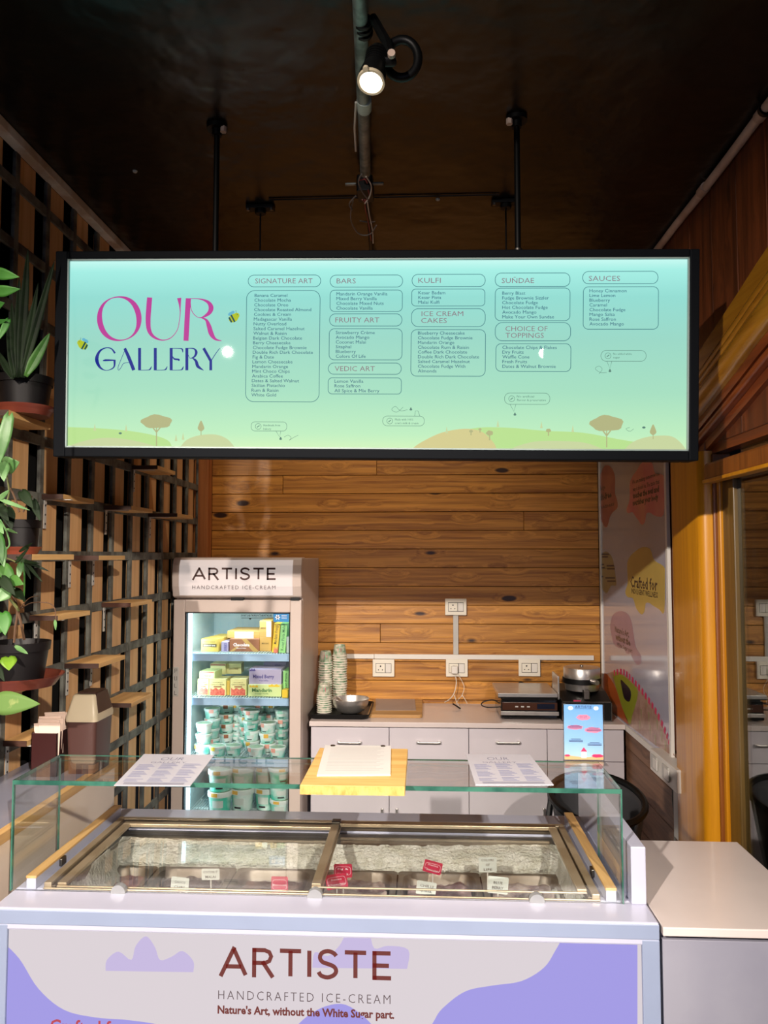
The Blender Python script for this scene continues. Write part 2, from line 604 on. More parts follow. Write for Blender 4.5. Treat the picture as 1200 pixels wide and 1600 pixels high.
def tag(o, label, cat, group=None):
    o['label'] = label
    o['category'] = cat
    if group:
        o['group'] = group
    return o


def thing(name, label, cat, loc=(0, 0, 0), rz=0, group=None, rot=None):
    o = bpy.data.objects.new(name, None)
    o.empty_display_size = .05
    COL.objects.link(o)
    o.location = loc
    o.rotation_euler = rot if rot is not None else (0, 0, rz)
    return tag(o, label, cat, group)


def dup(root, loc=None, rz=None, label=None, group=None, skip=()):
    r = root.copy()
    COL.objects.link(r)
    if loc is not None:
        r.location = loc
    if rz is not None:
        r.rotation_euler = (0, 0, rz)
    if label:
        r['label'] = label
    if group:
        r['group'] = group
    for ch in list(root.children):
        c = ch.copy()
        COL.objects.link(c)
        c.parent = r
        for g in list(ch.children):
            d = g.copy()
            COL.objects.link(d)
            d.parent = c
    return r


def recolor(o, m):
    """give one copied part its own mesh with another material"""
    o.data = o.data.copy()
    o.data.materials.clear()
    o.data.materials.append(M[m] if isinstance(m, str) else m)


def catmull(pts, n=6, closed=False):
    out = []
    m = len(pts)
    k = len(pts[0])
    rng = range(m if closed else m - 1)
    for i in rng:
        g = lambda q: pts[q % m] if closed else pts[max(0, min(m - 1, q))]
        p0, p1, p2, p3 = g(i - 1), g(i), g(i + 1), g(i + 2)
        for j in range(n):
            t = j / n
            out.append(tuple(.5 * ((2 * p1[d]) + (-p0[d] + p2[d]) * t + (2 * p0[d] - 5 * p1[d] + 4 * p2[d] - p3[d]) * t * t +
                                   (-p0[d] + 3 * p1[d] - 3 * p2[d] + p3[d]) * t ** 3) for d in range(k)))
    if not closed:
        out.append(tuple(pts[-1]))
    return out


_tc = {}


def text_geo(s, spacing=1.0, offset=0.0, res=2):
    key = (s, spacing, offset, res)
    if key not in _tc:
        cu = bpy.data.curves.new('t', 'FONT')
        cu.body = s
        cu.size = 1.0
        cu.space_character = spacing
        cu.offset = offset
        cu.resolution_u = res
        o = bpy.data.objects.new('t', cu)
        me = o.to_mesh()
        vs = [tuple(v.co) for v in me.vertices]
        fs = [tuple(p.vertices) for p in me.polygons]
        o.to_mesh_clear()
        bpy.data.objects.remove(o)
        bpy.data.curves.remove(cu)
        _tc[key] = (vs, fs)
    return _tc[key]


def put_text(mb, s, x, y, size=None, width=None, height=None, z=0.0, Mx=None, spacing=1.0, offset=0.0, align='L', res=2, sxf=1.0):
    """print one line in local xy with its baseline at y"""
    vs, fs = text_geo(s, spacing, offset, res)
    if not vs:
        return
    x0 = min(v[0] for v in vs)
    x1 = max(v[0] for v in vs)
    y1 = max(v[1] for v in vs)
    if height is not None:
        size = height / .73
    if size is None:
        size = width / (x1 - x0)
    kx = width / (x1 - x0) if width else size * sxf
    wd = (x1 - x0) * kx
    dx = x - x0 * kx - (wd / 2 if align == 'C' else wd if align == 'R' else 0)
    mb.add([(v[0] * kx + dx, v[1] * size + y, z) for v in vs], fs, Mx)


def rrect(x0, x1, y0, y1, r, n=6):
    x0, x1 = min(x0, x1), max(x0, x1)
    y0, y1 = min(y0, y1), max(y0, y1)
    r = min(r, (x1 - x0) / 2, (y1 - y0) / 2)
    o = []
    for q, (cx, cy) in enumerate(((x1 - r, y1 - r), (x0 + r, y1 - r), (x0 + r, y0 + r), (x1 - r, y0 + r))):
        for k in range(n + 1):
            a = R(90) * (q + k / n)
            o.append((cx + r * math.cos(a), cy + r * math.sin(a)))
    return o


# stroke letters of the shop sign: polylines in a unit box (height 1)
LET = {
    'A': (.95, [[(0, 0), (.46, 1), (.92, 0)], [(.17, .32), (.75, .32)]]),
    'R': (.78, [[(.05, 0), (.05, .97), (.45, .97), (.62, .90), (.69, .74), (.62, .56), (.45, .48), (.05, .48)], [(.40, .48), (.72, 0)]]),
    'T': (.82, [[(0, .97), (.80, .97)], [(.40, .97), (.40, 0)]]),
    'I': (.12, [[(.05, 0), (.05, 1)]]),
    'S': (.78, [[(.70, .82), (.60, .93), (.38, 1), (.16, .92), (.09, .74), (.19, .58), (.42, .50), (.62, .41), (.70, .25), (.61, .09), (.38, 0), (.14, .06), (.04, .20)]]),
    'E': (.62, [[(.58, .97), (.05, .97), (.05, .03), (.60, .03)], [(.05, .5), (.52, .5)]]),
}


def brand_letters(mb, x, y, wd, h, wt, z=0, Mx=None):
    word = 'ARTISTE'
    gap = .24
    tot = sum(LET[c][0] for c in word) + gap * (len(word) - 1)
    kx = wd / tot
    cx = x
    for c in word:
        lw, sts = LET[c]
        for st in sts:
            if c == 'S':
                st = catmull(st, 3)
            p = [(cx + a * kx, y + b * h) for a, b in st]
            # split at sharp corners so that joints stay solid
            seg = [p[0]]
            for i in range(1, len(p)):
                seg.append(p[i])
                if i < len(p) - 1 and c != 'S':
                    a0 = Vector((p[i][0] - p[i - 1][0], p[i][1] - p[i - 1][1])).normalized()
                    a1 = Vector((p[i + 1][0] - p[i][0], p[i + 1][1] - p[i][1])).normalized()
                    if a0.dot(a1) < .6:
                        mb.ribbon(ext(seg, wt / 2), [wt] * len(seg), z, Mx)
                        seg = [p[i]]
            mb.ribbon(ext(seg, wt / 2 if c in 'RE' else 0), [wt] * len(seg), z, Mx)
        cx += (lw + gap) * kx


def ext(p, d):
    """lengthen a polyline a little at both ends"""
    p = [Vector(q) for q in p]
    a = (p[0] - p[1]).normalized() * d * .9
    b = (p[-1] - p[-2]).normalized() * d * .9
    p[0] = p[0] + a
    p[-1] = p[-1] + b
    return [tuple(q) for q in p]


rnd = random.Random(7)

# ---------------------------------------------------------------- the setting
CEIL, BACK, LW, RW = 2.93, 4.20, -1.27, .965


def struct(name, mb, m, **kw):
    return obj(name, mb, m, kind='structure', **kw)


struct('floor', MB().box(-3.2, 3.2, -4, 4.6, -.1, 0), 'floor')
struct('ceiling', MB().box(-3.2, 3.2, -4, 4.6, CEIL, CEIL + .1), 'ceiling')

# rear wall of horizontal pine planks, each a piece
wb = struct('wall_back', MB().box(-1.4, 1.2, BACK + .02, BACK + .14, 0, CEIL), 'black_wall')
pxj = [(742, 0), (771, 430), (801, 0), (830, 0), (857, 0), (888, 0), (917, 0), (944, 0), (972, 0), (1000, 0), (1025, 595), (1060, 0), (1080, 0)]
PH = .1015
ztop = W(600, 742, Y=BACK).z
XL, XR = -1.165, .950
zs = [ztop + k * PH for k in range(-22, 8)]
for i, z in enumerate(zs):
    if z < .02 or z > CEIL - .01:
        continue
    z1 = min(z + PH - .003, CEIL - .002)
    spl = {0: -.25, 1: None, -1: -.77, 2: .42, -9: -.23, -3: .55, 4: -.5}.get(i - 22, None)
    segs = [(XL, XR)] if spl is None else [(XL, spl - .001), (spl + .001, XR)]
    for x0, x1 in segs:
        mb = MB().box(0, x1 - x0, -.018 + rnd.uniform(-.0012, .0012), .002, 0, z1 - z)
        obj('plank', mb, 'plank', wb, loc=(x0, BACK + .018, z), bevel=.0015, seg=1)
tr = struct('trim_1', MB().box(-1.245, -1.165, 4.12, 4.20, 0, CEIL), 'strip_red', bevel=.003)

# left wall: black paint, plywood strips, grid of battens
wl = struct('wall_left', MB().box(-1.42, LW, .9, 4.34, 0, CEIL).box(-3.2, -3.1, -4, .9, 0, CEIL).box(-3.1, -1.42, .9, 1.0, 0, CEIL), 'black_wall')
YB = [2.40 + .192 * k for k in range(-5, 10)]
ZB = [1.676 + .187 * k for k in range(-8, 7)]
for k, y in enumerate(YB):
    st = MB().box(0, .020, 0, .102, 0, CEIL - .05)
    obj('plywood_strip', st, 'strip', wl, loc=(LW + .024, y + .013, .02), bevel=.001, seg=1)
    hb = .034
    obj('upright_batten', MB().box(0, .012, -.014, .013, 0, CEIL - .05), 'batten', wl, loc=(LW + .038, y, .02), bevel=.002, seg=1)
for z in ZB:
    obj('cross_batten', MB().box(0, .011, YB[0] - .1, 4.15, -.017, .017), 'batten', wl, loc=(LW + .0385, 0, z + rnd.uniform(-.003, .003)), bevel=.002, seg=1)

# right wall: vertical stained planks above, horizontal brown planks below
wr = struct('wall_right', MB().box(RW + .02, RW + .14, 2.60, 4.34, 0, CEIL).box(RW + .06, RW + .14, -.9, 2.60, 2.62, CEIL)
            .box(RW + .02, RW + .14, -4, -.9, 0, CEIL), 'black_wall')
yy = 4.2
for k in range(25):
    y1, y0 = yy, yy - .205
    zb = .93 if y0 > 2.62 else 2.05
    ln = CEIL - .004 - zb
    obj('plank', MB().box(-.018 - rnd.uniform(0, .002), .0, 0, y1 - y0 - .003, 0, ln), 'plank_red', wr, loc=(RW + .02, y0, zb), bevel=.002, seg=1)
    yy = y0
zz = .925
for k in range(6):
    obj('plank', MB().box(-.018 - rnd.uniform(0, .002), .0, 0, 4.2 - 2.86 - .01, 0, .150), 'plank_grey', wr, loc=(RW + .02, 2.86, zz - .153), bevel=.002, seg=1)
    zz -= .153

# pillar, jamb and the arch over the side door
EY = lambda px, x: W(px, 1000, X=x).y
ya, yb_ = EY(1098, .925), EY(1050, .925)
pl = struct('trim_2', MB().loft([(0, .05, (yb_ - ya) / 2, .03), (2.03, .05, (yb_ - ya) / 2, .03)], n=4), 'gold_wood', loc=(.975, (ya + yb_) / 2, 0), smooth=True)
yc = EY(1107, .945)
pj = struct('trim_3', MB().box(-.02, .06, yc, ya + .01, 0, 2.06), 'red_wood', loc=(.965, 0, 0), bevel=.008, seg=3)
yd = EY(1120, .965)
pk = struct('trim_4', MB().box(0, .06, yd, yc - .004, 0, 2.02), 'red_wood', loc=(.965, 0, 0), bevel=.004)
ye, yf2 = EY(1129, .975), EY(1151, .985)
arch_ln = catmull([(2.86, 1.965), (2.62, 2.030), (2.32, 2.112), (2.11, 2.172), (1.8, 2.245), (1.5, 2.29), (1.2, 2.31), (.9, 2.29), (.6, 2.245), (.3, 2.17), (-.1, 2.02)], 5)
ar = bpy.data.objects.new('trim_5', None)
COL.objects.link(ar)
ar['kind'] = 'structure'


def arch_band(name, lo, hi, xo, m, rd=0):
    """one moulding of the arch: from lo to hi above the inner edge, face standing xo off the wall"""
    mb = MB()
    n = len(arch_ln)
    vs, fs = [], []
    prof = [(lo, 0.03), (lo, -xo), (hi, -xo), (hi, 0.03)]
    if rd:
        prof = [(lo, .03)] + [((lo + hi) / 2 - (hi - lo) / 2 * math.cos(a), -xo - rd * math.sin(a)) for a in [R(q) for q in range(0, 181, 30)]] + [(hi, .03)]
    k = len(prof)
    for y, z in arch_ln:
        for h, x in prof:
            vs.append((RW + x, y, z + h))
    for i in range(n - 1):
        for j in range(k - 1):
            a = i * k + j
            fs.append((a, a + k, a + k + 1, a + 1))
    mb.add(vs, fs)
    return obj(name, mb, m, ar, smooth=True)


arch_band('arch_moulding', .262, .335, .030, 'arch_wood')
arch_band('arch_moulding', .226, .258, .038, 'arch_wood', .006)
arch_band('arch_moulding', .190, .222, .046, 'arch_wood', .006)
arch_band('arch_moulding', .100, .186, .050, 'arch_wood', .020)
arch_band('arch_moulding', .066, .098, .040, 'arch_red')
arch_band('arch_moulding', .034, .064, .030, 'arch_red', .010)
arch_band('arch_moulding', .000, .032, .016, 'arch_red')
struct('trim_6', MB().box(RW + .005, RW + .05, -.1, 2.62, 2.02, 2.36), 'arch_red')

# side door: transom rail, stile, big pane
d1 = bpy.data.objects.new('door_1', None)
COL.objects.link(d1)
d1['kind'] = 'structure'
obj('transom_rail', MB().box(RW - .03, RW + .05, .55, yd + .0, 1.925, 1.985), 'red_wood', d1, bevel=.01)
obj('transom_rail_bead', MB().box(RW - .036, RW, .55, yd + .0, 1.918, 1.930), 'gold_wood', d1, bevel=.003)
obj('door_stile', MB().box(RW + .01, RW + .05, ye, yd, .02, 1.925), 'gold_wood', d1, bevel=.004)
obj('door_stile', MB().box(RW + .02, RW + .055, yf2, ye, .02, 1.925), 'door_wood', d1, bevel=.004)
obj('door_stile', MB().box(RW + .02, RW + .055, .55, .66, .02, 1.925), 'door_wood', d1, bevel=.004)
obj('bottom_rail', MB().box(RW + .02, RW + .055, .66, yf2, .02, .14), 'door_wood', d1, bevel=.004)
obj('pane', MB().box(RW + .034, RW + .040, .66, yf2, .14, 1.925), 'glass_door', d1)
obj('transom_pane', MB().box(RW + .034, RW + .040, .55, 2.45, 1.985, 2.3), 'glass_door', d1)
# the room behind the side door
w2 = struct('wall_far', MB().box(3.1, 3.2, -4, 4.34, 0, CEIL).box(RW + .14, 3.1, 4.2, 4.34, 0, CEIL), 'black_wall')
for k in range(20):
    obj('plank', MB().box(0, .02, 0, .30, 0, 2.7), 'plank_grey', w2, loc=(3.08, -1.6 + k * .304, 0), bevel=.003, seg=1)

# ceiling trims
struct('trim_7', MB().box(LW + .045, LW + .080, .9, 4.15, CEIL - .032, CEIL - .001), 'trimw', bevel=.003)
pts = [(RW - .016, 4.1 - k * .25, CEIL - .02 + .003 * math.sin(k * 1.7)) for k in range(24)]
cp = struct('trim_8', MB().tube(pts, .014, 12), 'pvc', smooth=True)
for y in (2.55, 2.1):
    obj('pipe_coupler', MB().cyl((RW - .016, y, CEIL - .02), (RW - .016, y + .045, CEIL - .02), .0175, n=14), 'pvc', cp, smooth=True)
obj('pipe_coupler', MB().cyl((RW - .016, 2.10, CEIL - .02), (RW - .016, 2.112, CEIL - .02), .019, n=14), 'black', cp, smooth=True)


# ---------------------------------------------------------------- hanging illuminated menu board
SROT = Matrix.Rotation(.0120, 4, 'Z') @ Matrix.Rotation(.0471, 4, 'X') @ Matrix.Rotation(.0113, 4, 'Y')
SCEN = Vector((-.1393, 2.10, 2.2385))
SW, SH = 1.794, .581
sign = thing('menu_sign', 'long black framed illuminated menu board hanging from the ceiling on rods', 'sign', SCEN, rot=SROT.to_euler())
SP = Plane(SCEN + SROT.to_3x3() @ Vector((0, .012, 0)), SROT.to_3x3() @ Vector((1, 0, 0)), SROT.to_3x3() @ Vector((0, 0, 1)))


def XZ(y):
    """local xy drawing put upright on a thing whose front faces -y"""
    return Matrix(((1, 0, 0, 0), (0, 0, -1, y), (0, 1, 0, 0), (0, 0, 0, 1)))


il, ib = SP.uv(106, 405.5)[0], SP.uv(500, 700)[1]
ir, it = SP.uv(1079, 405.5)[0], SP.uv(500, 406)[1]
ix0, ix1, iz0, iz1 = -SW / 2 + .033, SW / 2 - .026, ib - .003, it + .002
fr = MB()
for a, b, c, d in ((-SW / 2, ix0, -SH / 2, SH / 2), (ix1, SW / 2, -SH / 2, SH / 2), (ix0, ix1, -SH / 2, iz0), (ix0, ix1, iz1, SH / 2)):
    fr.box(a, b, 0, .075, c, d)
obj('frame', fr, 'sign_frame', sign, bevel=.003)
obj('back_panel', MB().box(-SW / 2 + .01, SW / 2 - .01, .055, .07, -SH / 2 + .01, SH / 2 - .01), 'black', sign)
lip = MB()
for a, b, c, d in ((ix0, ix0 + .004, iz0, iz1), (ix1 - .004, ix1, iz0, iz1), (ix0, ix1, iz0, iz0 + .004), (ix0, ix1, iz1 - .004, iz1)):
    lip.box(a, b, .004, .0125, c, d)
obj('inner_lip', lip, mat('pale_sign_lip', (150, 170, 168), rough=.4), sign)
mp = emi('menu_light_panel', (140, 210, 190), .92, gloss=True)
ramp_z(mp, [(0, (208, 242, 186)), (.08, (188, 236, 190)), (.30, (164, 222, 192)), (.58, (152, 215, 198)), (.80, (146, 220, 210)), (.94, (164, 238, 228)), (1, (200, 250, 242))], 2, 1.0, iz1 - iz0, iz0)
obj('light_panel', MB().box(ix0, ix1, .013, .05, iz0, iz1), mp, sign)

E_pink = emi('menu_print_pink', (206, 66, 166), .8)
E_blue = emi('menu_print_blue', (18, 44, 160), .75)
E_line = emi('menu_print_outline', (62, 128, 140), .8)
E_text = emi('menu_print_text', (34, 96, 132), .8)
E_head = emi('menu_print_heading', (150, 112, 130), .8)
E_fine = emi('menu_print_fine', (96, 140, 128), .8)
E_green = emi('menu_print_green', (192, 234, 150), .9)
E_tan = emi('menu_print_tan', (208, 222, 166), .9)
E_tan2 = emi('menu_print_orange', (220, 212, 148), .9)
E_tree = emi('menu_print_tree', (190, 192, 138), .85)
E_bee = emi('menu_print_bee', (196, 214, 40), .8)
E_beek = emi('menu_print_bee_dark', (24, 84, 86), .8)
E_wing = emi('menu_print_wing', (110, 196, 226), .8)
S = lambda x, y: SP.uv(x, y)
K = (S(700, 550)[0] - S(600, 550)[0]) / 100.0      # metres per pixel on the sign


def c1(x, y):      # crop (80,380) at 3.75
    return S(80 + x / 3.75, 380 + y / 3.75)


def vstroke(mb, pts, y, k=8, closed=False):
    """pts: (x, y, width) in the lettering drawing"""
    q = []
    for x, yy_, w_ in pts:
        u, v = c1(x, yy_)
        q.append((u, v, w_ / 3.75 * K))
    q = catmull(q, k, closed) if k else q
    mb.ribbon([(a, b) for a, b, c in q], [max(c, .0008) for a, b, c in q], 0, XZ(y), closed)


big = MB()


def gstroke(mb, pts, y, k=8):
    vstroke(mb, [(a, b, c * 1.18 if c > 4 else c) for a, b, c in pts], y, k)


o_pts = []
for i in range(16):
    a = 2 * math.pi * i / 16
    wdt = 5 + 28 * max(0, abs(math.cos(a - .28))) ** 1.6
    o_pts.append((399 + (131 - wdt / 2) * math.cos(a), 442 - (128 - wdt * .1) * math.sin(a), wdt))
vstroke(big, o_pts, .0118, 4, True)
vstroke(big, [(577, 318, 31), (572, 380, 31), (568, 450, 30), (574, 510, 25), (600, 548, 16), (650, 568, 7), (700, 555, 5), (738, 510, 4), (752, 450, 4), (757, 390, 5)], .0118)
vstroke(big, [(756, 400, 4), (754, 360, 12), (750, 321, 26)], .0117, 4)
vstroke(big, [(804, 323, 31), (799, 400, 31), (790, 572, 30)], .0118, 3)
vstroke(big, [(806, 325, 4), (870, 327, 6), (918, 345, 18), (937, 378, 29), (922, 412, 22), (875, 437, 5), (840, 420, 4), (820, 385, 4), (815, 340, 4)], .0117)
vstroke(big, [(878, 436, 5), (908, 450, 14), (924, 485, 26), (938, 530, 28), (962, 562, 14), (998, 572, 3)], .0118)
obj('lettering', big, E_pink, sign)
g = MB()


def gstroke(mb, pts, y, k=8):
    vstroke(mb, [(a, b, c * 1.18 if c > 4 else c) for a, b, c in pts], y, k)


gstroke(g, [(374, 645, 10), (352, 618, 6), (318, 614, 5), (283, 635, 11), (267, 680, 18), (284, 725, 12), (318, 745, 4), (352, 738, 5), (370, 720, 8), (371, 684, 12)], .0118)
gstroke(g, [(303, 690, 3), (318, 686, 10), (377, 686, 6)], .0117, 3)
gstroke(g, [(431, 616, 14), (455, 670, 17), (484, 744, 17)], .0118, 3)
gstroke(g, [(436, 618, 3), (410, 680, 3), (392, 728, 3), (396, 744, 3), (410, 728, 3), (425, 704, 3), (455, 700, 3)], .0117)
for x in (518, 610):
    gstroke(g, [(x, 614, 15), (x, 745, 15)], .0118, 0)
    gstroke(g, [(x, 744, 3), (x + 48, 743, 4), (x + 62, 738, 7), (x + 70, 722, 3)], .0117)
gstroke(g, [(703, 614, 15), (703, 745, 15)], .0118, 0)
gstroke(g, [(703, 616, 3), (755, 617, 4), (768, 622, 7), (772, 640, 3)], .0117)
gstroke(g, [(710, 662, 3), (722, 678, 8), (748, 682, 8), (746, 690, 5)], .0117)
gstroke(g, [(703, 744, 3), (755, 743, 4), (768, 738, 7), (775, 722, 3)], .0117)
gstroke(g, [(795, 614, 15), (795, 745, 15)], .0118, 0)
gstroke(g, [(797, 616, 3), (835, 618, 6), (850, 638, 13), (840, 664, 9), (815, 674, 3), (803, 655, 3)], .0117)
gstroke(g, [(826, 672, 4), (848, 690, 13), (860, 722, 15), (893, 745, 3)], .0117)
gstroke(g, [(893, 615, 14), (935, 690, 14), (935, 745, 14)], .0118, 0)
gstroke(g, [(937, 690, 4), (962, 650, 4), (988, 615, 3)], .0117, 3)
obj('lettering', g, E_blue, sign)


def outline(mb, x0, x1, y0, y1, r, wt=.9):
    a, b = S(x0, y0), S(x1, y1)
    p = rrect(a[0], b[0], b[1], a[1], r * K, 8)
    mb.ribbon(p, [wt * K] * len(p), 0, XZ(.0119), True)


for (x0, x1, y0, y1, r) in [(388, 501, 430, 448, 9), (385.5, 498.5, 454, 628, 13), (516, 629, 430, 448.5, 9), (516, 628.5, 453.3, 486.6, 7),
                            (515, 628, 490.5, 509.3, 9), (514.5, 628, 513.7, 562.3, 8), (513, 627, 567, 585, 9), (513, 627, 590.3, 615.8, 6),
                            (644, 758, 428.8, 447.7, 9), (643.5, 757.5, 451.8, 478, 6), (643, 758, 482.3, 510.5, 11), (642.5, 758, 515, 588, 9),
                            (774, 890.5, 426.8, 447.5, 9), (774, 890.5, 450.2, 501, 8), (774, 891.5, 504, 532.6, 11), (775, 891.8, 537, 580.5, 8),
                            (910.5, 1028, 424.2, 443.2, 9), (911.5, 1028.5, 448.2, 514.4, 8)]:
    ol = MB()
    outline(ol, x0, x1, y0, y1, r)
    obj('menu_outline', ol, E_line, sign)

for s, x, y, wd in [('SIGNATURE ART', 398.6, 442.8, 91), ('BARS', 526, 442.8, 30), ('FRUITY ART', 524, 503.8, 69), ('VEDIC ART', 523, 579.7, 63),
                    ('KULFI', 653.6, 442, 35), ('ICE CREAM', 658.6, 494, 65), ('CAKES', 658, 504.6, 40), ('SU\u00d1DAE', 784, 442.3, 50),
                    ('CHOICE OF', 789.8, 517.4, 65), ('TOPPINGS', 790, 527.9, 59), ('SAUCES', 920, 439, 48)]:
    u, v = S(x, y)
    hd = MB()
    put_text(hd, s, u, v, height=8.2 * K, width=wd * K, Mx=XZ(.0119), offset=-.006)
    obj('menu_heading', hd, E_head, sign)

cols = [(397.8, 464, -.238, ['Banana Caramel', 'Chocolate Mocha', 'Chocolate Oreo', 'Chocolate Roasted Almond', 'Cookies & Cream', 'Madagascar Vanilla', 'Nutty Overload',
                        'Salted Caramel Hazelnut', 'Walnut & Raisin', 'Belgian Dark Chocolate', 'Berry Cheesecake', 'Chocolate Fudge Brownie', 'Double Rich Dark Chocolate',
                        'Fig & Date', 'Lemon Cheesecake', 'Mandarin Orange', 'Mint Choco Chips', 'Arabica Coffee', 'Dates & Salted Walnut', 'Sicilian Pistachio', 'Rum & Raisin', 'White Gold']),
        (525.6, 461.6, 0, ['Mandarin Orange Vanilla', 'Mixed Berry Vanilla', 'Chocolate Mixed Nuts', 'Chocolate Vanilla']),
        (524.6, 522, 0, ['Strawberry Cr\u00e8me', 'Avocado Mango', 'Coconut Malai', 'Sitaphal', 'Blueberry', 'Colors Of Life']),
        (522.6, 597.9, 0, ['Lemon Vanilla', 'Rose Saffron', 'All Spice & Mix Berry']),
        (653.6, 459.8, 0, ['Kesar Badam', 'Kesar Pista', 'Malai Kulfi']),
        (653, 522.8, 0, ['Blueberry Cheesecake', 'Chocolate Fudge Brownie', 'Mandarin Orange', 'Chocolate Rum & Raisin', 'Coffee Dark Chocolate', 'Double Rich Dark Chocolate', 'Salted Caramel Hazelnut', 'Chocolate Fudge With', 'Almonds']),
        (784.8, 460.5, 0, ['Berry Blast', 'Fudge Brownie Sizzler', 'Chocolate Fudge', 'Hot Chocolate Fudge', 'Avocado Mango', 'Make Your Own Sundae']),
        (785, 545.2, 0, ['Chocolate Chips & Flakes', 'Dry Fruits', 'Waffle Cone', 'Fresh Fruits', 'Dates & Walnut Brownie']),
        (921, 456.7, 0, ['Honey Cinnamon', 'Lime Lemon', 'Blueberry', 'Caramel', 'Chocolate Fudge', 'Mango Salsa', 'Rose Saffron', 'Avocado Mango'])]
vs_, fs_ = text_geo('Chocolate Roasted Almond', 1.0, 0.0, 2)
wref = max(v[0] for v in vs_) - min(v[0] for v in vs_)
for x, y, sl, lines in cols:
    tx = MB()
    for i, s in enumerate(lines):
        u, v = S(x + sl * i, y + 7.40 * i)
        vs_, fs_ = text_geo(s, 1.0, 0.0, 2)
        wd = max(v_[0] for v_ in vs_) - min(v_[0] for v_ in vs_)
        put_text(tx, s, u, v, height=5.3 * K, width=wd / wref * 90.5 * K, Mx=XZ(.0119))
    obj('menu_text', tx, E_text, sign)


def poly(mb, pts, y):
    mb.prism([S(a, b) for a, b in pts], -.0001, .0001, XZ(y))


def hill(k, pts, y):
    mb = MB()
    poly(mb, pts, y)
    obj('printed_hill', mb, E_green if k == 'g' else E_tan, sign)


h3 = MB()
hill('g', catmull([(97, 667), (150, 669), (200, 673), (240, 680), (262, 688), (268, 697)], 4) + [(97, 696)], .0128)
hill('t', [(108, 697)] + catmull([(112, 695), (135, 688), (165, 684), (195, 686), (225, 692), (242, 697)], 4), .0126)
hill('t', [(280, 699)] + catmull([(282, 698), (292, 687), (312, 680), (337, 679), (355, 686), (366, 698)], 4), .0126)
poly(h3, [(640, 701)] + catmull([(645, 700), (660, 690), (690, 676), (725, 670), (752, 674), (770, 690), (776, 701)], 4), .0125)
hill('g', [(690, 701)] + catmull([(700, 690), (735, 670), (790, 668), (850, 673), (910, 676), (965, 686), (1010, 694), (1030, 702)], 4), .0128)
hill('t', [(800, 701)] + catmull([(805, 698), (835, 690), (875, 689), (915, 692), (945, 703)], 4), .0126)
hill('t', [(973, 703)] + catmull([(976, 702), (990, 690), (1015, 682), (1046, 681), (1062, 690), (1073, 704)], 4), .0126)
obj('printed_hill', h3, E_tan2, sign)
def tree(cx, cy, w_, h_, base):
    tr_ = MB()
    pts = []
    for i in range(22):
        a = 2 * math.pi * i / 22
        k = 1 + .08 * math.sin(5 * a + cx)
        pts.append((cx + w_ / 2 * math.cos(a) * k, cy + (h_ / 2 if math.sin(a) > 0 else h_ * .38) * -math.sin(a) * k))
    poly(tr_, pts, .0124)
    poly(tr_, [(cx - .7, cy), (cx + .7, cy), (cx + .9, base), (cx - .9, base)], .0123)
    poly(tr_, [(cx, cy + h_ * .7), (cx - w_ * .2, cy + h_ * .2), (cx - w_ * .15, cy + h_ * .2), (cx + .6, cy + h_ * .6)], .0123)
    poly(tr_, [(cx, cy + h_ * .7), (cx + w_ * .2, cy + h_ * .2), (cx + w_ * .15, cy + h_ * .2), (cx - .6, cy + h_ * .6)], .0123)
    obj('printed_tree', tr_, E_tree, sign)


tree(244.5, 660, 48, 24, 697)
tree(948, 663, 52, 28, 699)
for x, y in ((314, 666), (1020.5, 672)):
    tr_ = MB()
    poly(tr_, catmull([(x, y - 9), (x + 4, y - 1), (x + 5, y + 4), (x, y + 8), (x - 5, y + 4), (x - 4, y - 1)], 3, True), .0124)
    poly(tr_, [(x - .5, y + 6), (x + .5, y + 6), (x + .6, y + 14), (x - .6, y + 14)], .0123)
    obj('printed_tree', tr_, E_tree, sign)
for x, y, q in ((736, 674, 6), (750, 671, 5), (765, 677, 11), (857, 673, 8)):
    tree(x, y, q, q * .8, y + q)
for x, y in ((148, 668), (197, 669), (275, 684), (286, 682), (698, 672), (778, 662), (846, 664), (895, 670)):
    h5 = MB()
    poly(h5, [(x - 2, y + 5), (x + 2, y + 5), (x, y - 6)], .0124)
    obj('printed_tree', h5, E_tan, sign)


def bee(cx, cy, r, flip):
    b, k, w_ = MB(), MB(), MB()
    f = -1 if flip else 1
    D = Matrix.Rotation(.5 * f, 4, 'Z')
    u, v = S(cx, cy)
    T = XZ(.0122) @ Matrix.Translation((u, v, 0)) @ D
    el = lambda ax, ay, ox, oy, n=20: [(ox + ax * math.cos(2 * math.pi * i / n), oy + ay * math.sin(2 * math.pi * i / n)) for i in range(n)]
    b.prism(el(r * K, r * .78 * K, 0, 0), 0, .0001, T)
    b.prism(el(r * .55 * K, r * .55 * K, r * .75 * f * K, r * .15 * K), 0, .0001, T)
    for q in (-.72, -.15):
        hh = .78 * r * K * math.sqrt(max(.05, 1 - q * q))
        k.prism([((q - .16) * r * f * K, -hh), ((q + .16) * r * f * K, -hh), ((q + .16) * r * f * K, hh), ((q - .16) * r * f * K, hh)], .0002, .0003, T)
    k.prism(el(.09 * r * K, .09 * r * K, r * .95 * f * K, r * .25 * K, 8), .0002, .0003, T)
    k.ribbon([(r * .9 * f * K, r * .6 * K), (r * 1.1 * f * K, r * 1.1 * K)], [.5 * K] * 2, .0002, T)
    w_.prism(el(r * .5 * K, r * .34 * K, -r * .15 * f * K, r * 1.0 * K), -.0001, 0, T)
    w_.prism(el(r * .4 * K, r * .3 * K, r * .35 * f * K, r * 1.05 * K), -.0001, 0, T)
    bo = obj('printed_bee', b, E_bee, sign)
    obj('bee_stripe', k, E_beek, bo)
    obj('bee_wing', w_, E_wing, bo)


